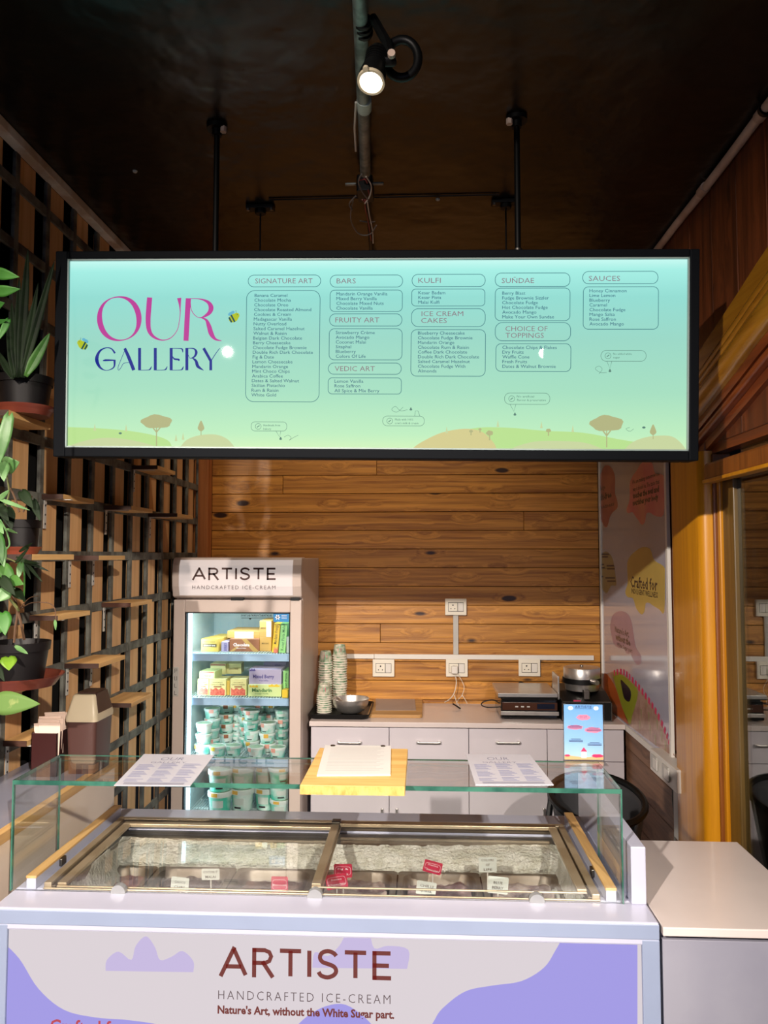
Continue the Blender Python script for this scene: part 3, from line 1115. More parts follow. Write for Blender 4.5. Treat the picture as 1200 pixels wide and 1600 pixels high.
bee(365, 497, 8.2, False)
bee(129.5, 539.5, 8.2, True)
for (x0, x1, y0, y1, r, tail, lines, bx, by) in [
        (392.5, 448, 659, 673.5, 6, ((431, 673), (437, 683), (439, 673)), ['Handmade from', 'bakery'], 438.5, 686),
        (598, 663, 650, 665.5, 7, ((648, 650), (649, 642), (653, 642), (656, 650)), ['Made with 100%', "cow's milk & cream"], 642, 640),
        (788.5, 859, 614, 632, 8, ((797, 632), (803, 643), (806, 632)), ['No artificial', 'flavour & preservative'], 804.5, 648),
        (939, 1009.5, 547.5, 564.5, 8, ((948, 564), (953, 576), (956, 564)), ['No added white', 'sugar'], 953, 580)]:
    fine, fo = MB(), MB()
    outline(fo, x0, x1, y0, y1, r, .6)
    fo.ribbon([S(a, b) for a, b in tail], [.6 * K] * len(tail), 0, XZ(.0118))
    cx, cy = x0 + 11, (y0 + y1) / 2
    u, v = S(cx, cy)
    ring = [(u + 4.6 * K * math.cos(a * .3142), v + 4.6 * K * math.sin(a * .3142)) for a in range(20)]
    fo.ribbon(ring, [.6 * K] * 20, 0, XZ(.0118), True)
    fo.ribbon([(u - 2 * K, v - 1.5 * K), (u + 2 * K, v + 1.5 * K)], [1.2 * K] * 2, 0, XZ(.0118))
    for i, s in enumerate(lines):
        u2, v2 = S(x0 + 19, y0 + 7 + 5.6 * i)
        put_text(fine, s, u2, v2, height=3.5 * K, width=len(s) * 2.05 * K, Mx=XZ(.0119), res=1)
    u, v = S(bx, by)
    fo.prism([(u + 2.2 * K * math.cos(a), v + 1.5 * K * math.sin(a)) for a in [R(q * 30) for q in range(12)]], 0, .0002, XZ(.0119))
    fo.prism([(u + 1.2 * K * math.cos(a), v + (2 + 1.3 * math.sin(a)) * K) for a in [R(q * 30) for q in range(12)]], 0, .0002, XZ(.0119))
    obj('menu_fine_print', fine, E_fine, sign)
    obj('menu_speech_bubble', fo, E_fine, sign)
for bx, by in ((188, 677), (1006, 668)):
    fo = MB()
    u, v = S(bx, by)
    fo.prism([(u + 2.6 * K * math.cos(a), v + 1.7 * K * math.sin(a)) for a in [R(q * 30) for q in range(12)]], 0, .0002, XZ(.0119))
    obj('tiny_bee', fo, E_fine, sign)
for pts in ([(444, 683), (450, 680), (455, 684), (452, 688), (458, 684), (466, 680)], [(637, 640), (626, 642), (618, 635), (612, 640), (620, 644), (630, 636)],
            [(948, 582), (938, 582), (930, 576), (936, 572), (941, 577), (936, 584)], [(990, 670), (984, 674), (978, 670), (984, 668)]):
    obj('bee_trail', MB().ribbon([S(*p) for p in catmull(pts, 4)], [.5 * K] * (len(pts) * 4 - 3), 0, XZ(.0118)), E_fine, sign)

# hanging rods with ceiling flanges
for i, (px_, py_, Yr, r, thick) in enumerate([(318, 155, 2.125, .0085, 1), (815, 150, 2.145, .0085, 1), (403, 315, 2.66, .003, 0), (793, 303, 2.66, .003, 0)]):
    top = W(px_, py_, Z=CEIL - .004)
    yy_ = top.y
    t = thing('hanging_rod', ['thick black rod left of the track lamp, from ceiling to menu board', 'thick black rod right of the track lamp, from ceiling to menu board',
                              'thin rear hanging wire behind the left rod', 'thin rear hanging wire behind the right rod'][i], 'rod', (top.x, 0, 0), group='rods holding the menu board')
    ys = 2.145 if thick else 2.66
    zb = 2.50 if thick else 2.30
    rod = MB().cyl((0, ys, zb), (0, ys, CEIL), r, n=12)
    if not thick:
        rod.tube([(0, ys, zb + .004), (0, ys - .03, zb - .01), (0, 2.185, zb - .01)], r, 8)
    obj('rod', rod, 'rod', t, smooth=True)
    if thick:
        obj('flange', MB().cyl((0, ys, CEIL - .012), (0, ys, CEIL), .030, n=20).cyl((0, ys, CEIL - .03), (0, ys, CEIL - .012), .014, n=16), 'rod', t, smooth=True)
        s = 1 if i == 0 else -1
        obj('bolt', MB().cyl((s * .022, ys - .012, CEIL - .026), (s * .022, ys - .012, CEIL - .010), .009, n=6), 'pvc', t)
        obj('collar', MB().cyl((0, ys, 2.525), (0, ys, 2.545), .013, n=14), 'steel_dark', t, smooth=True)
    else:
        obj('flange', MB().box(-.05, .05, ys - .02, ys + .02, CEIL - .014, CEIL).cyl((0, ys, CEIL - .03), (0, ys, CEIL - .014), .02, n=14), 'rod', t, bevel=.003)
        for s in (-1, 1):
            obj('bolt', MB().cyl((s * .042, ys - .012, CEIL - .022), (s * .042, ys - .012, CEIL - .012), .006, n=6), 'steel_dark', t)

# ---------------------------------------------------------------- gelato freezer
FT = .926
YF = W(500, 1430, Z=FT).y
GY = W(500, 1399, Z=FT + .004).y
YE = 2.30
FX0, FX1 = -.925, .484
WX0, WX1, WY0, WY1 = -.845, .372, GY + .012, 2.165
frz = thing('ice_cream_freezer', 'long white ice cream display freezer with glass guard and lit purple front', 'freezer', ((FX0 + FX1) / 2, (YF + YE) / 2, 0))
fx = lambda x: x - (FX0 + FX1) / 2
fy = lambda y: y - (YF + YE) / 2


def FB(mb, x0, x1, y0, y1, z0, z1):
    return mb.box(fx(x0), fx(x1), fy(y0), fy(y1), z0, z1)


b = MB()
FB(b, FX0, FX1, YF, WY0, .88, FT)
FB(b, FX0, FX1, WY1, YE, .06, FT)
FB(b, FX0, WX0, WY0, WY1, .06, FT)
FB(b, WX1, FX1, WY0, WY1, .06, FT)
FB(b, WX0, WX1, WY0, WY1, .06, .64)
FB(b, FX0 + .02, FX1 - .02, YF + .03, WY0, .06, .88)
obj('cabinet_body', b, 'freezer', frz, bevel=.004)
for x, y in ((FX0 + .1, YF + .1), (FX1 - .1, YF + .1), (FX0 + .1, YE - .1), (FX1 - .1, YE - .1)):
    obj('caster', MB().cyl((fx(x), fy(y), .06), (fx(x), fy(y), .0), .025, n=12), 'black', frz)
t_ = MB()
FB(t_, FX0, FX1, YF - .001, YF + .03, .892, FT - .003)
FB(t_, FX1 - .036, FX1, YF - .001, YF + .03, .08, .892)
FB(t_, FX0, FX0 + .036, YF - .001, YF + .03, .08, .892)
FB(t_, FX0, FX1, YF - .001, YF + .03, .06, .10)
obj('front_trim', t_, 'freezer_trim', frz, bevel=.002)
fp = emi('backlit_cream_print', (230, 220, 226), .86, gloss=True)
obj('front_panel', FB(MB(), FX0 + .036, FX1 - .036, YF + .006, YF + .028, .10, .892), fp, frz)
FPL = Plane((fx(0) * 0, YF + .0055, 0), (1, 0, 0), (0, 0, 1))
FM = Matrix(((1, 0, 0, fx(0)), (0, 0, -1, fy(YF + .0055)), (0, 1, 0, 0), (0, 0, 0, 1)))
FP = lambda x, y: FPL.uv(x, y)
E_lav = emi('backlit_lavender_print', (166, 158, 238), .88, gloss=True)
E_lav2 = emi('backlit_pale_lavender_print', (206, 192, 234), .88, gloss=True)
bl = [(-70, 1470)] + catmull([(0, 1468), (30, 1498), (60, 1545), (100, 1578), (150, 1590), (200, 1594), (260, 1604), (330, 1630), (420, 1700), (440, 1800)], 5) + [(300, 2200), (-60, 2200)]
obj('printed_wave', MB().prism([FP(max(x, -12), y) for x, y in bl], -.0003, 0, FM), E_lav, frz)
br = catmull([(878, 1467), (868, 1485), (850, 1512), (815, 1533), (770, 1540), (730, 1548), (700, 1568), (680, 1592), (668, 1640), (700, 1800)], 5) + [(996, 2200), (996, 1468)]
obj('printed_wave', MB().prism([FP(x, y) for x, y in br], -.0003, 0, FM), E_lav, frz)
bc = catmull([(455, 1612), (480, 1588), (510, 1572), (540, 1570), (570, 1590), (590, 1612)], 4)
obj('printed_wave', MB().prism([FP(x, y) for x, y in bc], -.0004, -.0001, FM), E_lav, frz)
for cl_ in (
    [FP(x, y) for x, y in catmull([(165, 1517), (167, 1500), (185, 1487), (205, 1500), (212, 1478), (228, 1463), (242, 1480), (250, 1500), (268, 1495), (285, 1486), (302, 1502), (302, 1519)], 4)],
    [FP(x, y) for x, y in catmull([(488, 1512), (492, 1488), (512, 1494), (530, 1478), (545, 1456), (575, 1458), (585, 1482), (606, 1478), (638, 1484), (636, 1514)], 4)]):
    obj('printed_cloud', MB().prism(cl_, -.0004, 0, FM), E_lav2, frz)
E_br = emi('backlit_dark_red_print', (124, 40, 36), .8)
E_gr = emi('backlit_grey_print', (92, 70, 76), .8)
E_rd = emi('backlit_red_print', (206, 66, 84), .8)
lt = MB()
p0, p1 = FP(346, 1523), FP(610, 1489)
brand_letters(lt, p0[0], FP(478, 1526)[1], FP(609, 1500)[0] - p0[0], FP(478, 1485)[1] - FP(478, 1526)[1], .0088, .0006, FM)
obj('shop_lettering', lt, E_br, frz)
t1 = MB()
a = FP(341, 1561)
put_text(t1, 'HANDCRAFTED ICE-CREAM', a[0], a[1], width=FP(610, 1561)[0] - a[0], height=.0195, z=.0004, Mx=FM, spacing=1.32, offset=-.012)
obj('shop_lettering', t1, E_gr, frz)
t2 = MB()
a = FP(340, 1583)
put_text(t2, "Nature's Art, without the White Sugar part.", a[0], a[1], width=FP(616, 1583)[0] - a[0], height=.0165, z=.0004, Mx=FM, offset=.034)
obj('shop_lettering', t2, E_br, frz)
t3 = MB()
a = FP(78, 1612)
put_text(t3, 'Crafted for', a[0], a[1], width=.165, height=.027, z=.0006, Mx=FM, offset=.02)
obj('shop_lettering', t3, E_rd, frz)

# cheeks, rails beside the lids
obj('side_guard', FB(MB(), .450, .482, GY - .002, YE, FT, 1.048), 'freezer', frz, bevel=.002)
for x0, x1 in ((-.898, -.876), (.398, .420)):
    rl = obj('side_rail', FB(MB(), x0, x1, GY + .008, 2.235, FT, FT + .024), 'freezer', frz, bevel=.001)
    obj('rail_cap', FB(MB(), x0 - .001, x1 + .001, GY + .007, 2.236, FT + .024, FT + .030), 'oak', rl, bevel=.001)
    xs = x1 + .001 if x0 < 0 else x0 - .001
    obj('latch', FB(MB(), xs - .006, xs + .006, GY + .12, GY + .145, FT + .006, FT + .024), 'steel_dark', rl, bevel=.002)
# lid frame: nested aluminium rings and cross rail
mid = -.238


def ring(name, x0, x1, y0, y1, wd, z0, z1, m, par=None, fw=None):
    mb = MB()
    FB(mb, x0, x1, y0, y0 + (fw or wd), z0, z0 + .004)
    FB(mb, x0, x1, y1 - wd, y1, z0, z1)
    FB(mb, x0, x0 + wd, y0 + (fw or wd), y1 - wd, z0, z1)
    FB(mb, x1 - wd, x1, y0 + (fw or wd), y1 - wd, z0, z1)
    return obj(name, mb, m, par or frz, bevel=.0015)


ring('lid_track', WX0 - .014, WX1 + .014, WY0 - .004, WY1 + .022, .017, FT, FT + .014, 'bronze', fw=.004)
ring('lid_track', WX0 + .003, WX1 - .003, WY0 - .003, WY1 + .005, .010, FT - .006, FT + .008, 'bronze_dk', fw=.003)
for nm, x0, x1, z in (('left', WX0 + .013, mid + .012, FT + .002), ('right', mid - .012, WX1 - .013, FT + .012)):
    ld = ring('sliding_lid', x0, x1, WY0 + .003, WY1 - .006, .021, z, z + .009, 'bronze', fw=.005)
    pg = FB(MB(), x0 + .02, x1 - .02, WY0 + .007, WY1 - .026, z + .003, z + .007)
    ym = fy(WY1 - .026)
    pg.v = [(a, b_, c - (.020 if b_ > ym - .01 else 0)) for a, b_, c in pg.v]
    obj('lid_glass', pg, 'glass_lid', ld)
    obj('lid_corner', FB(MB(), x1 - .024 if nm == 'left' else x0, x1 if nm == 'left' else x0 + .024, WY1 - .03, WY1 - .006, z + .009, z + .016), 'steel_dark', ld, bevel=.002)
# frosted well
random.seed(3)


def frost(nx, ny, fn, name='frost_crust'):
    return obj(name, MB().surf(nx, ny, fn), 'frost', frz, smooth=True)


def nz(x, y, s=1.0):
    return noise.noise(Vector((x * 38, y * 38, 1.7))) * .0026 * s + noise.noise(Vector((x * 120, y * 120, 5.2))) * .0026 * s


frost(240, 40, lambda u, v: (fx(WX0 + (WX1 - WX0) * u), fy(2.105 + .048 * v ** 2) - nz(u * 1.2, v * .3) - .018 * math.sin(math.pi * v) * (.8 + .4 * math.sin(u * 9)),
                             .832 + .064 * v + nz(v * .3 + 2, u * 1.2) - .010 * math.sin(u * math.pi) * v))
frost(34, 60, lambda u, v: (fx(WX0 + .006 + .055 * (1 - u) ** 1.5) + nz(v * .5, u * .2) + .006 * math.sin(v * 12), fy(WY0 + .01 + (2.13 - WY0) * v), .80 + .105 * u))
frost(34, 60, lambda u, v: (fx(WX1 - .006 - .045 * u ** 1.5) - nz(v * .5 + 4, u * .2), fy(WY0 + .01 + (2.13 - WY0) * v), .905 - .105 * u))
wd_ = MB()
FB(wd_, WX0, WX1, WY0, WY0 + .006, .64, .905)
FB(wd_, WX0, WX1, WY1 - .010, WY1, .64, .912)
FB(wd_, WX0, WX0 + .006, WY0, WY1, .64, .905)
FB(wd_, WX1 - .006, WX1, WY0, WY1, .64, .905)
FB(wd_, WX0, WX1, WY0, WY1, .64, .66)
obj('well_liner', wd_, 'steel_dark', frz)
obj('ice_ledge', MB().surf(150, 6, lambda u, v: (fx(WX0 + .02 + (WX1 - WX0 - .04) * u), fy(2.088 + .03 * v), .834 + nz(u * 1.2, v * .1, 1.2))), 'frost', frz, smooth=True)

# glass guard
M['clip'] = mat('satin_clip', (150, 152, 156), rough=.4, metal=.3)
gx0, gx1 = W(18, 1300, Y=GY).x, W(973, 1310, Y=GY).x
GT = W(500, 1226, Y=GY).z
GR = W(400, 1183, Z=GT).y
gl = MB()
FB(gl, gx0 + .002, gx1 - .002, GY, GY + .006, FT, GT - .008)
obj('guard_front_glass', gl, 'glass', frz)
obj('guard_top_glass', FB(MB(), gx0 + .002, gx1 - .002, GY + .002, GR - .002, GT - .008, GT), 'glass', frz)
obj('guard_side_glass', FB(MB(), gx0, gx0 + .006, GY + .004, GR, FT, GT - .008), 'glass', frz)
obj('guard_side_glass', FB(MB(), gx1 - .006, gx1, GY + .004, GR, FT, GT - .008), 'glass', frz)
ge = MB()
FB(ge, gx0, gx1, GY - .001, GY + .001, GT - .010, GT)
FB(ge, gx0, gx0 + .003, GY - .0015, GY + .007, FT, GT)
FB(ge, gx1 - .003, gx1, GY - .0015, GY + .007, FT, GT)
FB(ge, gx0, gx0 + .0015, GY, GR, GT - .009, GT)
FB(ge, gx1 - .0015, gx1, GY, GR, GT - .009, GT)
FB(ge, gx0, gx1, GR - .0015, GR, GT - .003, GT)
FB(ge, gx0, gx0 + .005, GR - .001, GR, FT, GT - .008)
FB(ge, gx1 - .005, gx1, GR - .001, GR, FT, GT - .008)
obj('glass_edge', ge, 'gedge', frz)
for px_ in (185, 492, 839):
    p = W(px_, 1396, Y=GY - .002)
    obj('glass_clip', MB().cyl((fx(p.x), fy(GY - .006), FT + .002), (fx(p.x), fy(GY + .010), FT + .002), .0165, n=24), 'clip', frz, smooth=True)
obj('front_strip', FB(MB(), .09, .352, WY0 + .004, WY0 + .02, .900, .906), 'bronze', frz)

# ---- pans
flav = [('narrow steel pan at the far left with frosty pink ice cream', (150, 112, 112), (96, 60, 62)),
        ('steel pan second from left with dark chocolate ice cream', (60, 46, 52), (96, 84, 90)),
        ('steel pan just left of the lid divider with brown ice cream', (112, 78, 64), (80, 50, 42)),
        ('steel pan just right of the lid divider with maroon ice cream', (96, 66, 68), (164, 148, 140)),
        ('steel pan behind the guava tag with plum ice cream', (88, 60, 66), (140, 118, 118)),
        ('steel pan at the far right with frosted berry ice cream', (98, 74, 82), (176, 160, 152))]
edges = [-.838, -.709, -.495, -.281, -.067, .148, .358]
rimz = .845
M['pan_steel'] = mat('pan_steel', (150, 142, 132), rough=.5, metal=.85, c2=(110, 100, 90), vscale=12)
for i, (lb, ca, cb) in enumerate(flav):
    x0, x1 = edges[i] + .002, edges[i + 1] - .002
    y0, y1 = WY0 + .014, 2.085
    hx, hy = (x1 - x0) / 2, (y1 - y0) / 2
    p = thing('ice_cream_pan', lb, 'pan', ((x0 + x1) / 2, (y0 + y1) / 2, .66), group='ice cream pans in the freezer')
    z = rimz - .66
    obj('pan', MB().loft([(z - .004, hx, hy, .012), (z, hx, hy, .012), (z, hx - .012, hy - .012, .035), (z - .006, hx - .016, hy - .016, .035), (.004, hx - .030, hy - .030, .03), (.0, hx - .034, hy - .034, .03)], n=5, cap0=False), 'pan_steel', p, smooth=True)

    def dome(u, v, hx=hx, hy=hy, i=i):
        a, c = 2 * u - 1, 2 * v - 1
        qx = a * math.sqrt(1 - .25 * c * c) if True else a
        qy = c * math.sqrt(1 - .25 * a * a)
        X_, Y_ = qx * (hx - .021), qy * (hy - .021)
        h = .012 * noise.noise(Vector((X_ * 26 + i * 9, Y_ * 26, 0))) + .006 * noise.noise(Vector((X_ * 70, Y_ * 70, i)))
        return (X_, Y_, z - .018 + h)
    obj('ice_cream', MB().surf(30, 44, dome), mat('ice_cream_surface', ca, rough=.6, c2=cb, vscale=26, bump=.4, bscale=60), p, smooth=True)


def tagthing(px_, py_, w_, h_, Y, rot, text, pink, label, text2=None):
    c = W(px_, py_, Y=Y)
    zb = .70
    t = thing('flavour_tag', label, 'tag', (c.x, Y, c.z), group='pink flavour tags' if pink else 'white flavour tags')
    kk = Y / 1200
    a = R(rot)
    Rm = Matrix.Rotation(a, 4, 'Y')
    card = MB().prism(rrect(-w_ * kk / 2, w_ * kk / 2, -h_ * kk / 2, h_ * kk / 2, .003, 3), -.0006, .0006, Rm @ XZ(0))
    obj('card', card, 'tag_pink' if pink else 'tag_white', t)
    tx = MB()
    for j, s in enumerate(text):
        put_text(tx, s, 0, (-.0 + (len(text) - 1) * .0058 - j * .0115 - .003), height=.0062 if not pink else .0045, width=min(.0052 * len(s), w_ * kk * .82), z=.0012, Mx=Rm @ XZ(0), align='C', res=1, offset=.01)
    if pink:
        pr = rrect(-w_ * kk * .42, w_ * kk * .42, -h_ * kk * .30, h_ * kk * .30, .006, 4)
        tx.ribbon(pr, [.0007] * len(pr), .0012, Rm @ XZ(0), True)
    obj('printed_name', tx, 'white_ink' if pink else 'tag_text', t)
    obj('stick', MB().cyl((0, .003, -.01), (0, .012, -(c.z - .80)), .0017, n=6), 'white_pl', t)


tagthing(536, 1360.5, 28, 20, 1.95, -1, ['Fig &', 'Honey'], 1, 'crimson tag reading Fig & Honey, upright beside the lid divider')
tagthing(526, 1377, 33, 22, 1.88, -10, ['Swiss', 'Chocolate'], 1, 'crimson tag tilted in front of the Fig & Honey tag')
tagthing(676, 1355, 28, 18, 1.95, 14, ['Swiss', 'Chocolate'], 1, 'crimson tag on a stick in the middle of the right lid')
tagthing(437, 1382, 26, 24, 1.86, 0, ['Biscuit'], 1, 'crimson tag left of the lid divider in the left lid')
tagthing(666, 1388, 30, 20, 1.83, 8, ['CHILLI', 'GUAVA'], 0, 'white tag handwritten CHILLI GUAVA')
tagthing(778, 1383, 31, 25, 1.83, 5, ['BLUE', 'BERRY'], 0, 'white tag handwritten BLUE BERRY')
tagthing(762, 1351, 27, 22, 1.97, -2, ['COLORS', 'OF', 'LIFE'], 0, 'small grey white tag handwritten COLORS OF LIFE')
tagthing(281, 1382, 28, 22, 1.84, 5, ['CHOCO', 'CHIPS'], 0, 'white tag lowest in the left lid')
tagthing(329, 1366, 28, 17, 1.93, -2, ['COCONUT', 'MALAI'], 0, 'white tag in the middle of the left lid')
pp = W(210, 1372, Y=1.90)
tag(obj('paper_scrap', MB().prism([(-.02, -.014), (.02, -.012), (.008, -.002), (.0, .016), (-.008, .0)], -.0005, .0005, Matrix.Rotation(-1.0, 4, 'X')), mat('pink_paper', (226, 170, 166), rough=.7), loc=(pp.x, 1.90, .836)),
    'crumpled pink paper scrap in the leftmost pan', 'paper')

# ---- things on the glass top
bd = thing('serving_board', 'pale pine board lying on the glass top holding papers', 'board', (W(551, 1236, Z=GT).x, 0, GT))
zt = .020
q = [W(468, 1242, Z=GT + .0), W(633, 1243, Z=GT), W(628, 1168, Z=GT + zt), W(487, 1168, Z=GT + zt)]
yb0, yb1 = q[0].y, q[3].y
bw = (q[1].x - q[0].x)
bx = bd.location.x
Mx_ = Matrix.Rotation(0, 4, 'Z')
obj('board', MB().box(q[0].x - bx, q[1].x - bx, yb0 + .002, yb1, 0, zt), 'board', bd, bevel=.002)
obj('end_grain', MB().box(q[0].x - bx + .001, q[1].x - bx - .001, yb0, yb0 + .002, .001, zt - .001), 'board_end', bd)
ZP = GT + zt


def sheet(name, label, corners, z, m='paper', th=.0008, lines=None, cat='paper', head=None):
    """sheet of paper whose four corners (tl, tr, br, bl) are read off the photograph"""
    P = [W(x, y, Z=z) for x, y in corners]
    c = sum(P, Vector()) / 4
    t = thing(name, label, cat, (c.x, c.y, z))
    pts = [(p.x - c.x, p.y - c.y) for p in P]
    obj('sheet', MB().prism(pts, 0, th), m, t)
    TL, TR, BR, BL = [Vector((*p, 0)) for p in pts]

    def at(u, v):
        a = TL.lerp(TR, u)
        b_ = BL.lerp(BR, u)
        return a.lerp(b_, v)
    return t, at, th


t, at, th = sheet('notice_sheets', 'white typed sheets lying on the pine board', [(508, 1166), (611, 1167), (610, 1212), (495, 1213)], ZP, th=.003)
ln = MB()
for k in range(17):
    v = .10 + k * .048
    a, b_ = at(.10 + .0 * k, v), at(.90 - .05 * ((k * 7) % 3), v)
    ln.ribbon([(a.x, a.y), (b_.x, b_.y)], [.0016] * 2, th + .0002)
obj('typed_lines', ln, 'ink_soft', t)
rg = MB()


def gstroke(mb, pts, y, k=8):
    vstroke(mb, [(a, b, c * 1.18 if c > 4 else c) for a, b, c in pts], y, k)


for u in (.12, .88):
    a = at(u, .03)
    rg.cyl((a.x, a.y, th), (a.x, a.y, th + .002), .006, n=12)
obj('clip', rg, 'steel_dark', t)
for nm, cor, s in (('left', [(225, 1179), (335, 1180), (297, 1229), (178, 1228)], 0), ('right', [(728, 1179), (828, 1180), (865, 1227), (743, 1227)], 1)):
    t, at, th = sheet('paper_menu', 'laminated paper menu lying on the glass top %s of the pine board' % nm, cor, GT, 'paper_blue', .0015, cat='menu')
    t['group'] = 'paper menus on the glass'
    ln, l2 = MB(), MB()
    for cxn in range(3):
        for k in range(18):
            if (k + cxn) % 7 == 0:
                continue
            v = .34 + k * .032
            u0 = .07 + cxn * .31
            a, b_ = at(u0, v), at(u0 + .16 + .08 * ((k * 5 + cxn) % 4) / 3, v)
            ln.ribbon([(a.x, a.y), (b_.x, b_.y)], [.0034] * 2, th + .0002)
    for k in range(3):
        a, b_ = at(.1, .925 + k * .02), at(.9, .925 + k * .02)
        l2.ribbon([(a.x, a.y), (b_.x, b_.y)], [.0022] * 2, th + .0002)
    a, b_ = at(.30, .22), at(.62, .22)
    ang = math.atan2(b_.y - a.y, b_.x - a.x)
    hm = Matrix.Translation((a.x, a.y, th + .0003)) @ Matrix.Rotation(ang, 4, 'Z')
    hd = MB()
    put_text(hd, 'OUR', 0, 0, width=(b_ - a).length, height=.030, Mx=hm, offset=-.02)
    put_text(hd, 'GALLERY', -.015, -.026, width=(b_ - a).length + .03, height=.014, Mx=hm, offset=-.02)
    obj('menu_heading', hd, 'ink', t)
    obj('menu_lines', ln, 'ink_lt', t, kind='stuff')
    obj('menu_lines', l2, 'tag_pink' if 0 else 'ink', t)
# acrylic stand with blue poster
sp0, sp1 = W(882, 1189, Z=GT), W(942, 1189, Z=GT)
ps = thing('poster_stand', 'small acrylic stand with sky blue menu card on the glass top', 'stand', ((sp0.x + sp1.x) / 2, sp0.y, GT))
hw = (sp1.x - sp0.x) / 2
ph = W(912, 1101, Y=sp0.y).z - GT
obj('acrylic_holder', MB().box(-hw - .003, hw + .003, .002, .004, 0, ph + .004).box(-hw - .003, hw + .003, -.045, .004, 0, .002).box(-hw - .003, hw + .003, -.003, -.0015, 0, ph), 'acrylic', ps)
cm = mat('sky_blue_card', (132, 182, 232), rough=.4)
ramp_z(cm, [(0, (190, 220, 240)), (.35, (156, 200, 238)), (1, (120, 176, 232))], 2, None, ph, 0)
obj('card', MB().box(-hw, hw, -.001, .002, .004, ph), cm, ps)
D = XZ(-.0012)
cl = MB()


def blob(mb, cx, cy, rx, ry, z=0, n=18, D=D, wob=.12, seed=0):
    mb.prism([(cx + rx * math.cos(2 * math.pi * i / n) * (1 + wob * math.sin(3 * i + seed)), cy + ry * math.sin(2 * math.pi * i / n) * (1 + wob * math.cos(2 * i + seed))) for i in range(n)], z, z + .0002, D)


M['card_pink'] = mat('pink_print', (240, 150, 180), rough=.5)
M['card_sand'] = mat('sand_print', (226, 186, 130), rough=.5)
M['card_red'] = mat('magenta_print', (206, 44, 96), rough=.5)
M['card_ink'] = mat('navy_print', (40, 52, 110), rough=.5)
M['card_white'] = mat('white_print', (236, 240, 248), rough=.5)
for cx, cy, rx, ry in ((0, .775, .22, .05), (-.22, .60, .26, .04), (.25, .555, .27, .05)):
    cl = MB()
    blob(cl, cx * 2 * hw * .98, cy * ph, rx * hw * 1.6, ry * ph, seed=cx * 9)
    obj('printed_cloud', cl, 'card_pink', ps)
sn = MB().prism([(-hw, .004), (hw, .004), (hw, .10 * ph), (0, .07 * ph), (-hw, .11 * ph)], 0, .0002, D)
obj('printed_ground', sn, 'card_sand', ps)
rd = MB()
blob(rd, hw * .7, .10 * ph, hw * .3, .03 * ph, .0003)
blob(rd, -hw * .85, .10 * ph, hw * .14, .02 * ph, .0003)
rd.prism([(-hw * .17, .17 * ph), (hw * .17, .17 * ph), (0, .25 * ph)], .0003, .0004, D)
obj('printed_roof', rd, 'card_red', ps)
wh = MB().box(-hw * .13, hw * .13, -.0018, -.0014, .06 * ph, .17 * ph)
blob(wh, -hw * .66, .94 * ph, hw * .13, .034 * ph, .0003)
blob(wh, hw * .66, .94 * ph, hw * .13, .034 * ph, .0003)
obj('printed_stall', wh, 'card_white', ps)
ik = MB()
brand_letters(ik, -hw * .42, .945 * ph, hw * .84, .035 * ph, .0009, .0004, D)
put_text(ik, 'HANDCRAFTED ICE-CREAM', 0, .925 * ph, width=hw * .9, height=.0022, z=.0004, Mx=D, align='C', res=1)
put_text(ik, '10:29', 0, .765 * ph, width=hw * .34, height=.0062, z=.0006, Mx=D, align='C', res=1)
for (cx, cy, n, wd) in ((-.22, .61, 3, .34), (.26, .565, 3, .36), (-.20, .37, 3, .36), (.28, .31, 3, .36)):
    for k in range(n):
        y = (cy + .022 - k * .022) * ph
        w2_ = wd * hw * (1 - .3 * (k == 0))
        ik.ribbon([(cx * 2 * hw - w2_, y), (cx * 2 * hw + w2_, y)], [.0014] * 2, .0006, D)
obj('printed_words', ik, 'card_ink', ps)


# ---------------------------------------------------------------- upright display fridge
FRY0, FRY1 = 3.60, 4.195
fl, frr = W(269, 1100, Y=FRY0).x, W(470, 1100, Y=FRY0).x
fc = Vector(((fl + frr) / 2, (FRY0 + FRY1) / 2, 0))
fr_ = thing('display_fridge', 'tall white upright display fridge with glass door and lit shelves', 'fridge', fc)
hx = (frr - fl) / 2
yf, yb = FRY0 - fc.y, FRY1 - fc.y
zt_ = W(370, 871, Y=FRY0).z
zh = W(370, 936, Y=FRY0).z
cb = MB()
cb.box(-hx, -hx + .04, yf + .045, yb, .08, zt_ - .005).box(hx - .04, hx, yf + .045, yb, .08, zt_ - .005)
cb.box(-hx + .04, hx - .04, yf + .045, yb, zh - .03, zt_ - .005).box(-hx + .04, hx - .04, yf + .045, yb, .08, .43).box(-hx + .04, hx - .04, yb - .04, yb, .43, zh - .03)
obj('cabinet', cb, 'fridge', fr_, bevel=.003)
il_ = MB()
il_.box(-hx + .04, -hx + .043, yf + .045, yb - .04, .43, zh - .03).box(hx - .043, hx - .04, yf + .045, yb - .04, .43, zh - .03)
il_.box(-hx + .04, hx - .04, yb - .043, yb - .04, .43, zh - .03).box(-hx + .04, hx - .04, yf + .045, yb - .04, zh - .033, zh - .03).box(-hx + .04, hx - .04, yf + .045, yb - .04, .43, .433)
obj('liner', il_, 'fridge_in', fr_)
for sx in (-1, 1):
    for sy in (yf + .1, yb - .06):
        obj('foot', MB().cyl((sx * (hx - .06), sy, 0), (sx * (hx - .06), sy, .08), .02, n=12), 'black', fr_)
